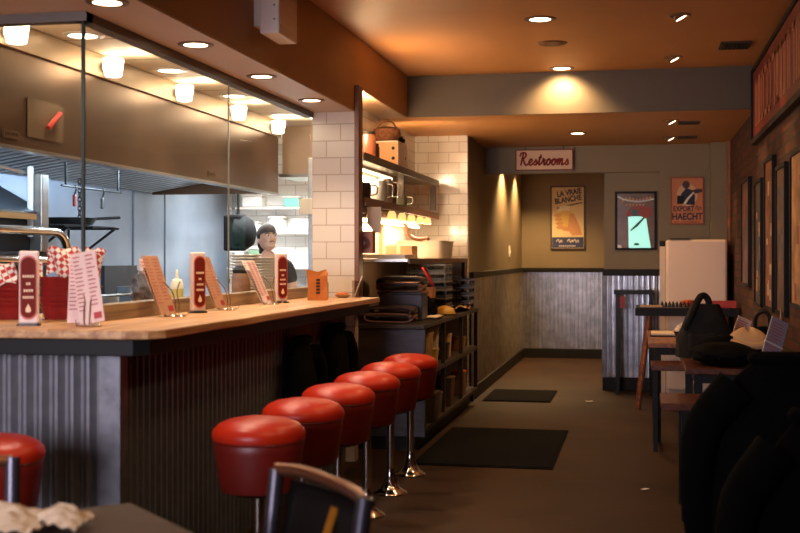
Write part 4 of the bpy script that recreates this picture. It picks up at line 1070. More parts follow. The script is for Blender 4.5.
MB().lathe([(0.09,0),(0.092,0.01),(0.075,0.05),(0.04,0.075),(0.01,0.08)], n=24).build('bowl', mat('bowl_yellow', (206,156,62), 0.45), yl, smooth=True)
MB().lathe([(0.086,0.004),(0.1,0.002),(0.102,0.01),(0.088,0.012)], n=24).build('rim', M_black, yl, smooth=True)
def sheet(loc, w, d, rz, label, m, bumpy=0.02, name='paper_sheet', cat='paper'):
    def f(u, v): return ((u-.5)*w, (v-.5)*d, 0.004+bumpy*(0.5+0.5*mnoise.noise(Vector((u*3+loc[1],v*3,loc[0])))))
    o = MB().grid(f,10,10).build(name, m, None, smooth=True, solid=0.002, loc=loc, rot=(0,0,rz)); return tag(o, label, cat)
sheet((-1.66,8.9,0.909),0.26,0.5,0.1,'cream sheet of paper lying over the edge of the shelf unit',M_cream,0.03) if False else sheet((-1.6,9.2,0.909),0.14,0.34,0.1,'cream paper lying on the shelf unit before the yellow bowl',M_cream,0.03)
sheet((-1.58,10.55,0.909),0.12,0.4,0.0,'crumpled tan paper on the shelf unit at the hall end',M_tan,0.06)

# rubber mats and scraps on the floor
def fmat(x0,x1,y0,y1,label,g='rubber floor mats'):
    t = thing('floor_mat', label, 'mat', ((x0+x1)/2,(y0+y1)/2,0), 0, g); w=(x1-x0)/2; d=(y1-y0)/2
    B('pad', M_rubber, t, -w+.02,w-.02,-d+.02,d-.02,0.0005,0.012,0.004)
    e = MB(); 
    e.box(-w,w,-d,-d+.02,0.0005,0.007); e.box(-w,w,d-.02,d,0.0005,0.007); e.box(-w,-w+.02,-d+.02,d-.02,0.0005,0.007); e.box(w-.02,w,-d+.02,d-.02,0.0005,0.007)
    e.build('edge', M_rubber, t)
fmat(-1.5,-0.56,7.76,9.52,'black rubber floor mat nearer the stools')
fmat(-1.5,-0.84,11.35,12.36,'black rubber floor mat further back before the hall')
sheet((-0.48,11.5,0.001),0.07,0.05,0.4,'small white paper scrap on the floor before the wainscot panel',M_whitep,0.004,'paper_scrap','scrap')
sheet((0.03,7.2,0.001),0.05,0.03,0.9,'tiny pale paper scrap on the aisle floor by the benches',M_whitep,0.003,'paper_scrap','scrap')

pl = thing('niche_fill_lamp', 'added globe lamp hidden behind the tiled pillar to brighten the niche', 'lamp', (-1.98,8.15,2.553))  # added lamp, kept out of view, that brightens the niche
MB().lathe([(0.05,0),(0.05,-0.02),(0.03,-0.03)], n=20).build('canopy', M_bronze, pl, smooth=True)
MB().ball((0,0,-0.075),0.05,n=18,m=12).build('globe', mat('globe_glass', (255,235,205), 0.4, emit=(1.0,0.75,0.45), estr=6), pl, smooth=True)
light('bulb','POINT',(0.02,0.06,-0.1),42,(1.0,0.64,0.34),pl,shadow_soft_size=0.06)

sl_ = thing('shelf_fill_strip', 'slim added strip lamp brightening the space under the upper steel shelf', 'lamp', (-2.06,9.1,2.079))  # added strip that brightens the gap between the two shelves
B('housing', M_steel, sl_, -0.03,0.03,-0.7,0.7,-0.02,0.0)
MB().cyl((0,-0.66,-0.028),(0,0.66,-0.028),0.009).build('tube', mat('warm_tube', (0,0,0)), sl_, smooth=True)
light('bulb', 'AREA', (0,0,-0.04), 14, (1.0,0.78,0.52), sl_, shape='RECTANGLE', size=0.06, size_y=1.3)

cl_ = thing('niche_fill_spot', 'small added clip lamp hidden behind the white box on the upper shelf', 'lamp', (-2.06,9.72,2.119))  # added hidden spot that brightens the tiled end wall
B('clip', M_blackm, cl_, -0.02,0.02,-0.02,0.02,0,0.03); MB().cyl((0,0,0.03),(0,0.02,0.08),0.006).build('stem', M_blackm, cl_)
MB().lathe([(0.012,0.0),(0.02,0.01),(0.034,0.05)], n=18, cap=False, M=Matrix.Translation((0,0.02,0.08))@Matrix.Rotation(-PI/2,4,'X')).build('head', M_blackm, cl_, smooth=True)
light('bulb','SPOT',(0.02,0.08,0.08),24,(1.0,0.7,0.42),cl_,shadow_soft_size=0.04,spot_size=math.radians(140),spot_blend=0.5,rot=(PI/2,0,-0.3))
# ------------------------------------------------------------------ signs and posters at the end of the room
rs_ = thing('restroom_sign', 'white sign lettered Restrooms in red script over the hall opening', 'sign', (-0.985,12.44,2.415))
sw, sh = 0.58, 0.2
B('board', mat('sign_cream', (214,176,146), 0.55), rs_, -sw/2,sw/2,-0.012,0.012,-sh/2,sh/2)
M_srim = mat('sign_red_rim', (120,36,30), 0.5)
fr = MB()
for a in ((-sw/2-.012,sw/2+.012,-sh/2-.012,-sh/2),(-sw/2-.012,sw/2+.012,sh/2,sh/2+.012),(-sw/2-.012,-sw/2,-sh/2,sh/2),(sw/2,sw/2+.012,-sh/2,sh/2)):
    fr.box(a[0],a[1],-0.018,0.014,a[2],a[3])
fr.build('frame', M_srim, rs_)
for x in (-0.2,0.2): MB().cyl((x,0,sh/2),(x,0,0.16),0.004).build('hanger', M_black, rs_)
# cursive strokes, unit letter height 1
STROKES = {
 'R': (0.95,[[(0.28,0.0),(0.34,0.55),(0.4,0.98)],[(0.1,0.72),(0.2,0.98),(0.5,1.02),(0.68,0.86),(0.56,0.62),(0.36,0.52)],[(0.36,0.52),(0.52,0.36),(0.66,0.08),(0.8,0.0),(0.95,0.12)]]),
 'e': (0.5,[[(0.0,0.14),(0.2,0.22),(0.36,0.36),(0.28,0.5),(0.12,0.4),(0.1,0.12),(0.26,0.0),(0.5,0.14)]]),
 's': (0.42,[[(0.0,0.12),(0.18,0.34),(0.24,0.5)],[(0.22,0.46),(0.32,0.22),(0.26,0.03),(0.08,0.05)],[(0.26,0.04),(0.42,0.14)]]),
 't': (0.36,[[(0.0,0.12),(0.16,0.5),(0.24,0.86)],[(0.24,0.86),(0.14,0.3),(0.16,0.02),(0.36,0.14)],[(0.02,0.6),(0.36,0.64)]]),
 'r': (0.42,[[(0.0,0.12),(0.12,0.4),(0.14,0.52),(0.26,0.44),(0.3,0.46),(0.24,0.16),(0.3,0.0),(0.42,0.14)]]),
 'o': (0.5,[[(0.0,0.14),(0.12,0.34),(0.28,0.5)],[(0.3,0.5),(0.12,0.42),(0.08,0.14),(0.22,0.0),(0.38,0.14),(0.38,0.4),(0.28,0.5),(0.36,0.4),(0.5,0.4)]]),
 'm': (0.8,[[(0.0,0.2),(0.1,0.46),(0.14,0.4),(0.1,0.0)],[(0.12,0.2),(0.24,0.48),(0.34,0.42),(0.3,0.0)],[(0.32,0.2),(0.46,0.48),(0.56,0.42),(0.54,0.08),(0.62,0.0),(0.8,0.14)]]),
}
def script(word, h, par, m, x0, z0, y):
    x = x0; mb = MB()
    for ch in word:
        adv, st_ = STROKES[ch]
        for s_ in st_:
            mb.tube(curve_pts([(x+px*h*0.84+0.12*pz*h, y, z0+pz*h) for px, pz in s_],5), h*0.075, 6)
        x += adv*h*0.84
    return mb.build('lettering', m, par, smooth=True)
script('Restrooms', 0.13, rs_, mat('script_red', (128,34,30), 0.5), -0.275, -0.055, -0.016)

def poster(name, label, cat, loc, w, h, frame_m, ft, back_m, depth=0.025):
    t = thing(name, label, cat, loc)
    f = MB()
    for a in ((-w/2,w/2,-h/2,-h/2+ft),(-w/2,w/2,h/2-ft,h/2),(-w/2,-w/2+ft,-h/2+ft,h/2-ft),(w/2-ft,w/2,-h/2+ft,h/2-ft)):
        f.box(a[0],a[1],-depth,0,a[2],a[3])
    f.build('frame', frame_m, t, bevel=0.003)
    B('print', back_m, t, -w/2+ft,w/2-ft,-0.012,-0.001,-h/2+ft,h/2-ft)
    return t
def flat(par, name, m, poly, y0=-0.0125, th=0.001):
    return MB().prism(poly,0,th,Matrix.Translation((0,y0,0))@RX).build(name, m, par)
# beer poster in the hall
M_pcream = mat('poster_cream', (226,202,150), 0.6, var=0.05, vscale=4)
M_navy = mat('poster_navy', (30,30,58), 0.6)
p1_ = poster('beer_poster', 'framed cream beer poster with a hand holding a glass on the hall wall', 'poster', (-0.98,16.498,1.945), 0.475, 0.88, mat('poster_frame', (70,54,40), 0.5), 0.018, M_pcream)
def slanted(body, size, m, par, x, z, ang, sx=1.0):
    return text(body, size, m, par, (x,-0.0135,z), rot=(PI/2,-ang,0), ext=0.0008, sx=sx, bold=0.0035)
slanted('LA VRAIE', 0.105, M_navy, p1_, 0.02, 0.345, 0.16, 0.8)
slanted('BLANCHE', 0.105, M_navy, p1_, 0.005, 0.25, 0.16, 0.8)
flat(p1_, 'underline', mat('poster_violet', (58,36,70), 0.6), [(-0.02,0.155),(0.2,0.2),(0.2,0.215),(-0.02,0.172)])
flat(p1_, 'blue_band', mat('poster_blue', (52,58,96), 0.6), [(-0.216,-0.418),(0.216,-0.418),(0.216,-0.27),(-0.216,-0.27)])
flat(p1_, 'glass_foam', mat('foam_white', (236,226,200), 0.6), [(-0.14,0.07),(0.02,0.09),(0.03,0.17),(-0.13,0.15)], -0.0128)
flat(p1_, 'glass_label', mat('foam_grey', (150,140,130), 0.6), [(-0.15,0.12),(-0.12,0.12),(-0.12,0.15),(-0.15,0.15)], -0.0142)
flat(p1_, 'beer_glass', mat('beer_yellow', (222,184,92), 0.5), [(-0.15,0.07),(-0.11,-0.16),(-0.02,-0.17),(0.05,0.09),(-0.05,0.1)], -0.0132)
M_hand = mat('poster_hand', (206,150,98), 0.6)
flat(p1_, 'hand', M_hand, [(0.02,0.04),(0.07,0.07),(0.11,0.0),(0.17,-0.14),(0.2,-0.24),(0.06,-0.25),(0.02,-0.19),(-0.07,-0.18),(-0.08,-0.14),(0.0,-0.12)], -0.0136)
for k in range(4): flat(p1_, 'finger', M_hand, [(x*0.055-0.14+0.012*k,y*0.026+0.03-0.055*k) for x,y in [(math.cos(a),math.sin(a)) for a in [2*PI*j/14 for j in range(14)]]], -0.014)
wv = MB()
M_pwh = mat('poster_white', (226,216,196), 0.6)
for x0 in (-0.13,0.02,0.1):
    wv.tube(curve_pts([(x0-.03,-0.0135,-0.33),(x0,-0.0135,-0.3),(x0+.015,-0.0135,-0.345),(x0+.04,-0.0135,-0.31),(x0+.05,-0.0135,-0.345)],4),0.006,6)
wv.build('script_line', M_pwh, p1_)
b = MB()
for k in range(9): b.box(-0.12+0.026*k,-0.105+0.026*k,-0.0142,-0.0135,-0.4,-0.383)
b.build('small_print', M_pwh, p1_)
# dark framed glossy picture with a lit cyan panel
M_gloss = mat('glossy_brown', (120,92,70), 0.22, var=0.25, vscale=6, coat=0.15)
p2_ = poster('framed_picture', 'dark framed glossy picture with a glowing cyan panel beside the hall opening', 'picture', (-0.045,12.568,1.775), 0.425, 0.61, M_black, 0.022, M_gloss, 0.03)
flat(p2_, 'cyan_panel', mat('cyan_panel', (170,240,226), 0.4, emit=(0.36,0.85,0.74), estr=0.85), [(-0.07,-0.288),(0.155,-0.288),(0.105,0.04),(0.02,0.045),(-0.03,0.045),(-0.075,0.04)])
flat(p2_, 'panel_stroke', mat('stroke_grey', (70,96,104), 0.5), [(-0.05,-0.11),(0.02,-0.06),(0.09,0.02),(0.095,0.035),(0.07,0.03),(0.0,-0.04),(-0.055,-0.095)], -0.0138)
flat(p2_, 'panel_mark', mat('mark_green', (20,110,96), 0.5), [(-0.02+0.03*math.cos(2*PI*j/16)+0.03,-0.245+0.014*math.sin(2*PI*j/16)) for j in range(16)], -0.0138)
flat(p2_, 'bottle_neck', mat('stroke_grey', (70,96,104), 0.5), [(-0.03,0.045),(0.03,0.045),(0.02,0.11),(-0.03,0.13),(-0.045,0.1)], -0.0138)
flat(p2_, 'red_shape', mat('pic_red', (150,62,44), 0.5), [(-0.11,0.05),(-0.05,0.14),(0.06,0.16),(0.17,0.13),(0.17,0.06),(0.1,0.02),(0.03,0.06),(-0.06,0.05)], -0.0131)
k = MB(); rr = random.Random(4)
for i in range(9):
    x = -0.14+0.035*i; k.box(x,x+0.02,-0.0136,-0.013,0.2+0.01*math.sin(i),0.235+0.01*math.sin(i))
for i in range(6):
    x = -0.1+0.034*i; k.box(x,x+0.018,-0.0136,-0.013,0.155,0.175)
k.build('lettering', mat('pic_gold', (196,140,88), 0.5), p2_)
MB().tube(curve_pts([(-0.185,-0.0135,0.255),(-0.09,-0.0135,0.215),(0.04,-0.0135,0.2),(0.185,-0.0135,0.225)],6),0.009,8).build('white_arc', mat('arc_white', (232,232,232), 0.4), p2_)
flat(p2_, 'white_spot', mat('arc_white', (232,232,232), 0.4), [(-0.185,-0.285),(-0.14,-0.285),(-0.15,-0.255),(-0.185,-0.25)], -0.0133)
# orange poster
p3_ = poster('export_poster', 'orange framed poster lettered EXPORT HAECHT above the white fridge', 'poster', (0.475,12.498,1.975), 0.335, 0.49, mat('orange_frame', (150,76,36), 0.5), 0.014, mat('poster_orange', (196,116,58), 0.45, var=0.15, vscale=5), 0.022)
disc = [(0.105*math.cos(2*PI*j/32),0.06+0.115*math.sin(2*PI*j/32)) for j in range(32)]
flat(p3_, 'pale_disc', mat('disc_tan', (214,166,116), 0.5), disc)
flat(p3_, 'dark_figure', M_navy, [(-0.075,-0.03),(0.075,-0.045),(0.08,0.05),(0.05,0.11),(-0.01,0.13),(-0.035,0.1),(-0.06,0.07)], -0.0136)
flat(p3_, 'arm', mat('fig_brown', (60,34,26), 0.5), [(0.03,0.1),(0.09,0.12),(0.15,0.12),(0.15,0.09),(0.1,0.075),(0.03,0.07)], -0.0142)
flat(p3_, 'head', mat('fig_brown', (60,34,26), 0.5), [(-0.01+0.038*math.cos(2*PI*j/16),0.165+0.04*math.sin(2*PI*j/16)) for j in range(16)], -0.0142)
flat(p3_, 'sash', M_pwh, [(-0.04,-0.03),(0.0,0.03),(0.06,0.09),(0.075,0.085),(0.02,0.02),(-0.015,-0.035)], -0.0146)
flat(p3_, 'keg', M_black, [(-0.1,-0.03),(-0.03,-0.035),(-0.03,0.05),(-0.1,0.055)], -0.0144)
text('EXPORT', 0.075, M_navy, p3_, (-0.035,-0.0135,-0.085), ext=0.0008, sx=0.75, bold=0.002)
text('HAECHT', 0.095, M_navy, p3_, (0.0,-0.0135,-0.165), ext=0.0008, sx=0.82, bold=0.003)
MB().tube(curve_pts([(0.08,-0.0135,-0.09),(0.1,-0.0135,-0.05),(0.11,-0.0135,-0.1),(0.13,-0.0135,-0.06),(0.14,-0.0135,-0.095)],4),0.004,6).build('script_mark', M_navy, p3_)
b = MB()
for k in range(12): b.box(-0.13+0.022*k,-0.116+0.022*k,-0.0142,-0.0135,-0.225,-0.213)
b.build('small_print', mat('print_red', (140,40,24), 0.5), p3_)
# small grey switch on the hall's lit wall
sw_ = thing('wall_switch', 'pale wall switch on the lit hall wall', 'switch', (-1.62,14.9,1.47)); B('plate', M_whitep, sw_, 0.0005,0.008,-0.06,0.06,-0.07,0.07,0.003); B('toggle', M_whitep, sw_, 0.008,0.018,-0.01,0.01,-0.02,0.02)

# white fridge
fg = thing('fridge', 'white enamel fridge with rounded glossy front beside the brick wall', 'fridge', (0.535,12.08,0))
B('body', mat('fridge_white', (244,214,190), 0.25, coat=0.4), fg, -0.29,0.29,-0.26,0.26,0.06,1.56,0.02)
B('door', mat('fridge_white', (0,0,0)), fg, -0.29,0.29,-0.32,-0.266,0.1,1.565,0.025)
B('door_seal', M_black, fg, -0.28,0.28,-0.266,-0.26,0.1,1.55)
B('side_rail', mat('rail_beige', (206,186,166), 0.4), fg, -0.345,-0.292,-0.2,-0.14,0.0,1.5,0.004)
B('rail_cap', M_black, fg, -0.347,-0.29,-0.202,-0.138,1.5,1.555,0.003)
B('hinge', M_black, fg, -0.25,-0.06,-0.328,-0.3,1.566,1.576)
for x in (-0.22,0.22):
    for y in (-0.2,0.2): MB().cyl((x,y,0),(x,y,0.06),0.02).build('foot', M_black, fg)
# narrow dark counter table against the wainscot panel
nt_ = thing('narrow_table', 'narrow black high table against the corrugated panel left of the fridge', 'table', (0.0,12.25,0))
B('top', M_blackm, nt_, -0.26,0.14,-0.14,0.2,1.02,1.06,0.004)
for x in (-0.24,0.09):
    for y in (-0.12,0.17): B('leg', M_blackm, nt_, x,x+0.035,y,y+0.035,0.0,1.02)
B('red_tag', mat('tag_red', (140,40,34), 0.5), nt_, -0.2,-0.15,-0.142,-0.138,0.88,1.0)

# counter-height table in front of the fridge, with splayed legs
ta = thing('high_table', 'dark high table with splayed legs in front of the white fridge', 'table', (0.42,11.25,0))
B('top', mat('table_black', (40,32,28), 0.35), ta, -0.46,0.45,-0.3,0.38,0.9,0.935,0.005)
B('edge_band', M_black, ta, -0.464,0.45,-0.306,-0.3,0.86,0.93)
for s in (-1,1):
    for y in (-0.22,0.28): MB().cyl((s*0.33,y,0.9),(s*0.44 if s<0 else 0.42,y+0.02,0.0),0.03,0.024).build('leg', M_woodx, ta, smooth=True)
    B('cross_bar', M_woodx, ta, s*0.36-.02,s*0.36+.02,-0.22,0.28,0.55,0.6)
o = B('red_carton', mat('carton_red', (196,62,56), 0.6), None, -0.1,0.12,-0.08,0.08,0,0.06,0.004); o.location = (0.73,11.1,0.936); tag(o, 'flat red box on the high table before the fridge', 'box')
oc = thing('orange_cup', 'small orange cup tipped on the high table beside the bag', 'cup', (0.45,11.25,0.936)); MB().lathe([(0.03,0),(0.04,0.06),(0.037,0.06),(0.027,0.004)],n=16,cap=False).build('body', mat('cup_orange', (226,92,40), 0.5), oc, smooth=True); MB().ball((-0.05,0.02,0.03),0.03,0.025,0.028,12,8).build('piece', mat('cup_orange', (0,0,0)), oc, smooth=True)
pj = None
for k in range(8):
    if pj is None: pj = o = MB().lathe([(0.013,0),(0.014,0.03),(0.008,0.038),(0.008,0.05),(0.002,0.051)],n=12).build('sauce_bottle', M_plasticb, None, smooth=True)
    else: o = pj.copy(); COL.objects.link(o)
    o.location = (0.2+0.033*k,11.12,0.936)
    tag(o, 'tiny black bottle in the row of eight on the high table', 'bottle', 'tiny bottles in a row before the fridge')
o = B('napkin_tray', M_tan, None, -0.1,0.1,-0.05,0.05,0,0.018,0.004); o.location = (0.1,11.02,0.936); tag(o, 'thin tan tray at the left end of the high table', 'tray')

# brown wooden tables along the brick wall
def table(name, label, x0, x1, y0, y1, z, m, legm):
    t = thing(name, label, 'table', ((x0+x1)/2,(y0+y1)/2,0)); w=(x1-x0)/2; d=(y1-y0)/2
    B('tabletop', m, t, -w,w,-d,d,z-0.035,z,0.005)
    B('apron', legm, t, -w+.05,w-.05,-d+.05,d-.05,z-0.09,z-0.035)
    for sx in (-1,1):
        for sy in (-1,1): B('leg', legm, t, sx*(w-.07)-.025,sx*(w-.07)+.025,sy*(d-.07)-.025,sy*(d-.07)+.025,0,z-0.09,0.003)
    return t
table('dining_table', 'brown wooden dining table holding a tray and black bowl by the brick wall', 0.06,0.87,9.0,10.6,0.75,M_woodx,M_black)
table('dining_table', 'dark wooden dining table under the black bags, nearer the camera', 0.26,0.87,7.0,8.4,0.75,M_woodd,M_black)
def bench(label, x0, x1, y0, y1):
    t = thing('bench', label, 'bench', ((x0+x1)/2,(y0+y1)/2,0), 0, 'low benches beside the aisle'); w=(x1-x0)/2; d=(y1-y0)/2
    B('seat', M_woodd, t, -w,w,-d,d,0.41,0.45,0.005)
    for sy in (-1,1):
        for sx in (-1,1): B('leg', M_black, t, sx*(w-.03)-.018,sx*(w-.03)+.018,sy*(d-.08)-.018,sy*(d-.08)+.018,0,0.41)
        B('stretcher', M_black, t, -w+.03,w-.03,sy*(d-.08)-.012,sy*(d-.08)+.012,0.12,0.15)
bench('low dark wooden bench tucked in before the high table', 0.2,0.42,9.6,10.4) if False else bench('low dark bench further back, before the splayed-leg table', 0.1,0.4,10.72,10.9)  if False else None
def stool_box(label, x, y, w, d, z, ins=0.03):
    t = thing('wooden_stool', label, 'stool', (x,y,0), 0, 'dark wooden stools beside the aisle')
    B('seat', M_woodd, t, -w/2,w/2,-d/2,d/2,z-0.04,z,0.006)
    for sx in (-1,1):
        for sy in (-1,1): B('leg', M_black, t, sx*(w/2-ins)-.016,sx*(w/2-ins)+.016,sy*(d/2-.03)-.016,sy*(d/2-.03)+.016,0,z-.04)
        B('stretcher', M_black, t, sx*(w/2-ins)-.01,sx*(w/2-ins)+.01,-d/2+.03,d/2-.03,0.14,0.17)
    return t
stool_box('dark wooden stool between the two brown tables', 0.23,8.82,0.3,0.4,0.62)
stool_box('dark wooden stool at the corner of the near dark table', 0.36,7.2,0.02,0.02,0.1) if False else None
stool_box('larger dark wooden stool before the near dark table', 0.36,6.62,0.5,0.5,0.62,0.12)
None if True else stool_box('lowest dark wooden stool in front, half behind the coats', 0.36,5.42,0.3,0.34,0.42)

tr = thing('food_tray', 'cream tray on the far brown table', 'tray', (0.2,9.9,0.751))
B('base', M_black, tr, -0.12,0.12,-0.16,0.16,0,0.01,0.003); B('liner', M_cream, tr, -0.11,0.11,-0.15,0.15,0.01,0.03,0.006)
bw_ = thing('food_bowl', 'black bowl heaped with crumpled paper on the far brown table', 'bowl', (0.33,9.5,0.751))
MB().lathe([(0.04,0),(0.045,0.004),(0.075,0.06),(0.07,0.06),(0.04,0.01)],n=22,cap=True).build('bowl', M_black, bw_, smooth=True)
MB().ball((0,0,0.075),0.055,0.055,0.045,16,12,0.6,12).build('crumpled_paper', M_cream, bw_, smooth=True)
sk = thing('cocktail_shaker', 'metal shaker on the far brown table beside the bowl', 'shaker', (0.41,9.3,0.751))
MB().lathe([(0.032,0),(0.036,0.01),(0.03,0.1),(0.034,0.14)],n=20).build('body', M_chrome, sk, smooth=True)
MB().lathe([(0.035,0.14),(0.022,0.17),(0.015,0.175),(0.015,0.195),(0.003,0.198)],n=20).build('cap', M_bronze, sk, smooth=True)

# black backpack, hat, jar, menus on the near table
bp_ = thing('backpack', 'dark olive backpack with a tall strap loop standing on the near table', 'backpack', (0.41,7.8,0.751))
N = 36; R = []
for i in range(13):
    v = i/12; z = 0.34*v
    ww = 0.18*(1-0.8*max(0,v-0.3)**1.2); dd = 0.11*(1-0.6*max(0,v-0.5)**1.3)
    R.append([(ww*math.copysign(abs(math.cos(2*PI*k/N))**0.7,math.cos(2*PI*k/N))*(1+0.1*mnoise.noise(Vector((k*0.5,v*4,2)))), dd*math.copysign(abs(math.sin(2*PI*k/N))**0.7,math.sin(2*PI*k/N))*(1+0.14*mnoise.noise(Vector((k*0.4,v*5,7)))), z) for k in range(N)])
MB().loft(R).build('body', M_olivec, bp_, smooth=True)
MB().tube(curve_pts([(-0.13,-0.08,0.18),(-0.08,-0.1,0.3),(-0.03,-0.05,0.39),(0.015,-0.02,0.37),(0.03,-0.05,0.26)],6),0.022,8).build('strap', M_olivec, bp_, smooth=True)
MB().box(-0.11,0.07,-0.13,-0.09,0.03,0.16).build('pocket', M_olivec, bp_, bevel=0.02)
ht = thing('knit_hat', 'beige folded cap lying on the black jacket on the near table', 'hat', (0.635,7.36,0.845))
b = MB()
def hatf(u, v):
    a = 2*PI*u; r = 0.105*(1-0.1*v)*math.cos(v*PI/2*0.98)**0.6; return (r*math.cos(a)*1.15, r*math.sin(a)*0.8, 0.02+0.095*v**0.8+0.012*math.sin(a*2+1))
b.grid(hatf,28,8).build('crown', mat('hat_beige', (206,164,116), 0.85, var=0.1, bump=0.3, bscale=70), ht, smooth=True, solid=0.006)
MB().tube([(0.12*math.cos(2*PI*k/28),0.086*math.sin(2*PI*k/28),0.03+0.012*math.sin(4*PI*k/28+1)) for k in range(28)],0.022,8,closed=True).build('brim', mat('hat_beige', (0,0,0)), ht, smooth=True)
jr = thing('glass_shaker', 'small glass shaker with grey metal lid beside the beige cap', 'shaker', (0.79,7.45,0.751))
MB().lathe([(0.026,0),(0.03,0.006),(0.028,0.09),(0.022,0.1)],n=18).build('body', mat('shaker_glass', (120,110,104), 0.2), jr, smooth=True)
MB().lathe([(0.026,0.1),(0.027,0.125),(0.018,0.135),(0.004,0.137)],n=18).build('lid', M_steel, jr, smooth=True)
hb_ = thing('handbag', 'black handbag with an arched handle against the brick wall', 'bag', (0.8,8.17,0.751), -0.3)
R = [[(0.075*k*math.copysign(abs(math.cos(2*PI*j/24))**0.6,math.cos(2*PI*j/24)), 0.11*k*math.copysign(abs(math.sin(2*PI*j/24))**0.6,math.sin(2*PI*j/24)), z) for j in range(24)] for z,k in ((0,0.9),(0.02,1),(0.12,0.95),(0.17,0.7),(0.18,0.3))]
MB().loft(R).build('body', M_cloth, hb_, smooth=True)
MB().tube(curve_pts([(-0.05,0,0.15),(-0.045,0,0.24),(0.0,0,0.28),(0.04,0,0.25),(0.05,0,0.14)],6),0.014,8).build('handle', M_plasticb, hb_, smooth=True)
t = menu((0.6,7.95,0.80), 1.9, 0.0, 0.0, 'x', 0.12, 0.28, M_pink, False) if False else None
def leaning(loc, rot, w, h, m, label, band=False, name='menu_card', cat='menu'):
    t = thing(name, label, cat, loc); t.rotation_euler = rot
    B('card', m, t, -w/2,w/2,-0.004,0.004,0,h)
    p = MB()
    for k in range(14): p.box(-w*0.4,w*random.uniform(0.1,0.4),-0.0048,-0.0041,h*(0.08+0.062*k),h*(0.08+0.062*k)+0.006)
    p.build('print', M_print, t)
    if band: B('clip', M_white, t, -w/2-.004,w/2+.004,-0.006,0.006,h*0.45,h*0.48)
    return t
leaning((0.6,8.06,0.752), (-0.2,0.42,0.3), 0.1, 0.26, M_pink, 'pink menu leaning up against the black handbag')
leaning((0.72,7.09,0.762), (-0.15,0.42,0.5), 0.12, 0.29, mat('menu_blue', (150,146,160), 0.5), 'bluish clipped menu leaning against the brick wall nearest the camera', True)
leaning((0.8,7.2,0.752), (0,0.15,1.3), 0.03, 0.34, M_kraft, 'narrow tan stick menu standing by the brick wall', False, 'menu_stick', 'menu')

# chairs with black coats in the right foreground
def chair(loc, rz, label, m, backh=0.9, group=None):
    t = thing('metal_chair', label, 'chair', loc, rz, group)
    B('seat', m, t, -0.2,0.2,-0.2,0.2,0.43,0.455,0.012)
    for sx in (-1,1):
        MB().cyl((sx*0.17,-0.17,0.44),(sx*0.2,-0.21,0.0),0.016).build('leg', m, t, smooth=True)
        MB().cyl((sx*0.18,0.17,0.44),(sx*0.2,0.24,0.0),0.016).build('leg', m, t, smooth=True)
        MB().box(sx*0.19-.018,sx*0.19+.018,0.17,0.2,0.43,backh,Matrix.Translation((0,0,0))).build('back_post', m, t, bevel=0.006)
    return t
ch1 = chair((0.56,4.95,0), PI, 'dark chair buried under black coats at the right edge of the aisle', M_black, 0.89)
B('back_rail', M_black, ch1, -0.2,0.2,0.17,0.2,0.75,0.88,0.006)
cA = coat('coat', (0.54,4.68,1.0), 0, 0.33, 0.1, 0.86, 5, 'large black coat draped over the chair back in the right foreground', M_cloth)
cB = coat('coat', (0.62,5.25,1.02), 0.3, 0.27, 0.13, 0.62, 11, 'black puffy coat bunched behind the large one by the near table', M_cloth) if False else None
ch2 = chair((0.56,4.0,0), PI, 'dark chair closest to the camera at the right picture edge', M_black, 0.8)
B('back_rail', M_black, ch2, -0.2,0.2,0.17,0.2,0.68,0.79,0.006)
coat('coat', (0.57,3.8,0.9), 0, 0.29, 0.1, 0.86, 17, 'black coat over the chair back closest to the camera, at the right edge', M_cloth)
pf = thing('puffer_jacket', 'black padded jacket heaped on the near end of the dark table', 'jacket', (0.5,7.28,0.751))
b = MB(); b.ball((0,0,0.06),0.2,0.24,0.075,28,18,0.16,9)
for v in b.bm.verts: v.co.z = max(0.0, v.co.z)
b.build('body', M_cloth, pf, smooth=True)
MB().tube(curve_pts([(-0.2,-0.1,0.08),(-0.27,-0.2,0.0),(-0.3,-0.26,-0.15),(-0.29,-0.3,-0.3)],5),0.07,12,0.05).build('sleeve', M_cloth, pf, smooth=True) if False else None
MB().tube(curve_pts([(-0.12,0.12,0.1),(0.0,0.05,0.13),(0.12,0.1,0.1)],5),0.045,12).build('hood', M_cloth, pf, smooth=True)

# ------------------------------------------------------------------ things on the brick wall
XW = XR-0.002
mb_ = thing('menu_board', 'long red framed sign high on the brick wall with tall cream lettering', 'sign', (XW,6.4,2.26))
B('panel', mat('board_red', (112,32,18), 0.5, var=0.25, vscale=4), mb_, -0.03,0,-3.1,3.1,0.04,0.55)
f = MB(); f.box(-0.045,0,-3.14,3.14,0,0.04); f.box(-0.045,0,-3.14,3.14,0.55,0.58); f.box(-0.045,0,3.1,3.14,0.04,0.55); f.box(-0.045,0,-3.14,-3.1,0.04,0.55)
f.build('frame', M_black, mb_)
k = MB(); rr = random.Random(12)
y = -2.9
while y < 2.85:
    w_ = rr.uniform(0.1,0.2); h0 = 0.12; h1 = 0.47
    k.box(-0.034,-0.03,y,y+0.035,h0,h1)
    if rr.random() < 0.7: k.box(-0.034,-0.03,y+w_-0.035,y+w_,h0,h1)
    if rr.random() < 0.6: k.box(-0.034,-0.03,y,y+w_,h1-0.04,h1)
    if rr.random() < 0.5: k.box(-0.034,-0.03,y,y+w_,h0,h0+0.04)
    y += w_+0.09
k.build('lettering', mat('board_cream', (186,118,76), 0.5), mb_)
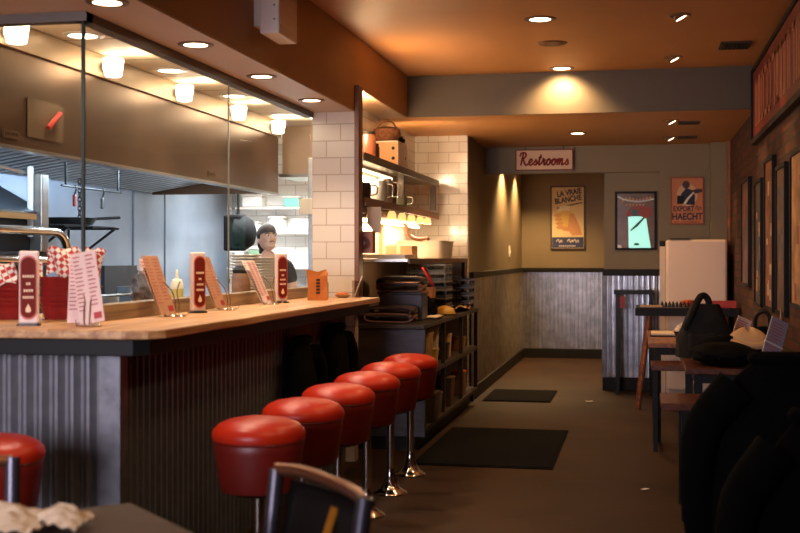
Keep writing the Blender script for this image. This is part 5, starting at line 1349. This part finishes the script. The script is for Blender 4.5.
def wall_picture(y, z, w, h, c, label, dep=0.03, seed=0):
    t = thing('framed_picture', label, 'picture', (XW,y,z), 0, 'framed pictures on the brick wall')
    f = MB(); e = 0.025
    f.box(-dep,0,-w/2,w/2,-h/2,-h/2+e); f.box(-dep,0,-w/2,w/2,h/2-e,h/2); f.box(-dep,0,-w/2,-w/2+e,-h/2+e,h/2-e); f.box(-dep,0,w/2-e,w/2,-h/2+e,h/2-e)
    f.build('frame', M_black, t, bevel=0.003)
    B('print', mat('pic_%d_%d'%(c[0],seed), c, 0.5, var=0.5, vscale=7), t, -dep+0.012,-0.001,-w/2+e,w/2-e,-h/2+e,h/2-e)
    rr = random.Random(seed)
    for i in range(7):
        b = MB()
        yy = rr.uniform(-w/2+e+.02,w/2-e-.1); zz = rr.uniform(-h/2+e+.02,h/2-e-.12)
        b.box(-dep+0.0105,-dep+0.0119,yy,yy+rr.uniform(.04,.1),zz,zz+rr.uniform(.03,.12))
        b.build('picture_motif', mat('motif_%d'%seed, [(206,150,90),(150,60,40),(60,70,90),(220,190,150)][seed%4], 0.5), t)
wall_picture(6.95,1.55,0.6,0.9,(176,128,82),'cream framed picture on the brick wall above the bluish menu',0.03,1)
wall_picture(7.75,1.5,0.5,0.95,(96,66,50),'dark brown framed picture second along the brick wall',0.03,2)
wall_picture(8.45,1.55,0.55,1.05,(140,84,46),'orange-brown framed picture in the middle of the brick wall',0.03,3)
wall_picture(9.2,1.5,0.5,0.95,(70,56,48),'near-black framed picture beyond the orange one on the brick wall',0.03,4)
wall_picture(10.3,1.6,0.7,0.9,(92,58,38),'brown framed picture furthest back on the brick wall by the fridge',0.03,5)
S('trim_23', mat('lit_edge', (150,90,44), 0.5, var=0.3, vscale=12), XR-0.03, XR, 12.28, 12.36, 0, 2.56)  # orange strip: the lit edge of the wall corner, put in as colour

# ------------------------------------------------------------------ left foreground: table with napkins, chair
ft = thing('corner_table', 'dark wooden table corner with crumpled napkins in the near left corner', 'table', (-1.27,2.41,0), PI/4)
B('tabletop', mat('table_edge', (84,62,50), 0.65, var=0.2, vscale=9), ft, -0.32,0.32,-0.32,0.32,0.715,0.75,0.006)
B('apron', M_black, ft, -0.12,0.12,-0.12,0.12,0.68,0.715)
MB().lathe([(0.035,0.02),(0.035,0.68)],n=20).build('pedestal', M_blackm, ft, smooth=True)
MB().lathe([(0.2,0),(0.2,0.012),(0.05,0.03)],n=28).build('base', M_blackm, ft, smooth=True)
ft.location = (-1.30,2.42,0)
npk = thing('napkins', 'crumpled beige paper napkins on the near table at the bottom left corner', 'napkin', (-1.39,2.5,0.751))
for k, (dx, dy, r) in enumerate(((-0.06,0.02,0.1),(0.06,0.05,0.06),(-0.14,-0.1,0.09))):
    def nf(u, v, k=k, r=r):
        x = (u-.5)*2.4*r; y = (v-.5)*2.2*r
        h = 0.045*math.exp(-((x/r)**2+(y/r)**2)*0.9)+0.03*abs(mnoise.noise(Vector((u*4+k*5,v*4,k))))+0.006
        return (dx+x*0.9, dy+y*0.9, h)
    MB().grid(nf,16,16).build('napkin', M_cream, npk, smooth=False, solid=0.002)
M_nav = mat('chair_steel', (92,88,98), 0.35, 0.8)
fc = chair((-0.95,2.53,0), -PI/4, 'dark blue metal chair with bent bronze back rail in the near foreground', M_nav, 0.84) if False else None
fc = thing('metal_chair', 'dark blue metal chair with bronze top rail in the near foreground', 'chair', (-0.93,2.58,0), -PI/4)
B('seat', M_blackm, fc, -0.2,0.2,-0.2,0.2,0.43,0.455,0.02)
for sx in (-1,1):
    MB().cyl((sx*0.17,-0.17,0.44),(sx*0.2,-0.21,0.0),0.016).build('leg', M_nav, fc, smooth=True)
    MB().tube(curve_pts([(sx*0.21,0.27,0.0),(sx*0.2,0.21,0.3),(sx*0.2,0.2,0.5),(sx*0.215,0.24,0.845)],5),0.02,10).build('back_post', M_nav, fc, smooth=True)
MB().tube(curve_pts([(-0.215,0.24,0.845),(-0.12,0.262,0.85),(0.0,0.268,0.846),(0.12,0.262,0.84),(0.215,0.24,0.835)],5),0.016,10).build('top_rail', mat('rail_bronze', (150,100,72), 0.3, 0.8), fc, smooth=True)
def bkf(u, v): return (-0.17+0.34*u, 0.262-0.0+0.01*math.sin(PI*u)-0.05*(1-v), 0.6+0.225*v)
MB().grid(bkf,10,4).build('back_panel', M_blackm, fc, smooth=True, solid=0.006)
def bk2(u, v): return (0.03+0.03*u, 0.272-0.012-0.05*(1-v), 0.66+0.13*v)
MB().grid(bk2,2,2).build('orange_reflection', mat('orange_reflection', (214,140,40), 0.35, 0.6), fc, solid=0.003)  # orange plate standing in for a reflection on the chair back

c2_ = dup(fc, (-1.652,2.61,0), PI/4, 'dark metal chair at the bottom left edge, only its back post in view')
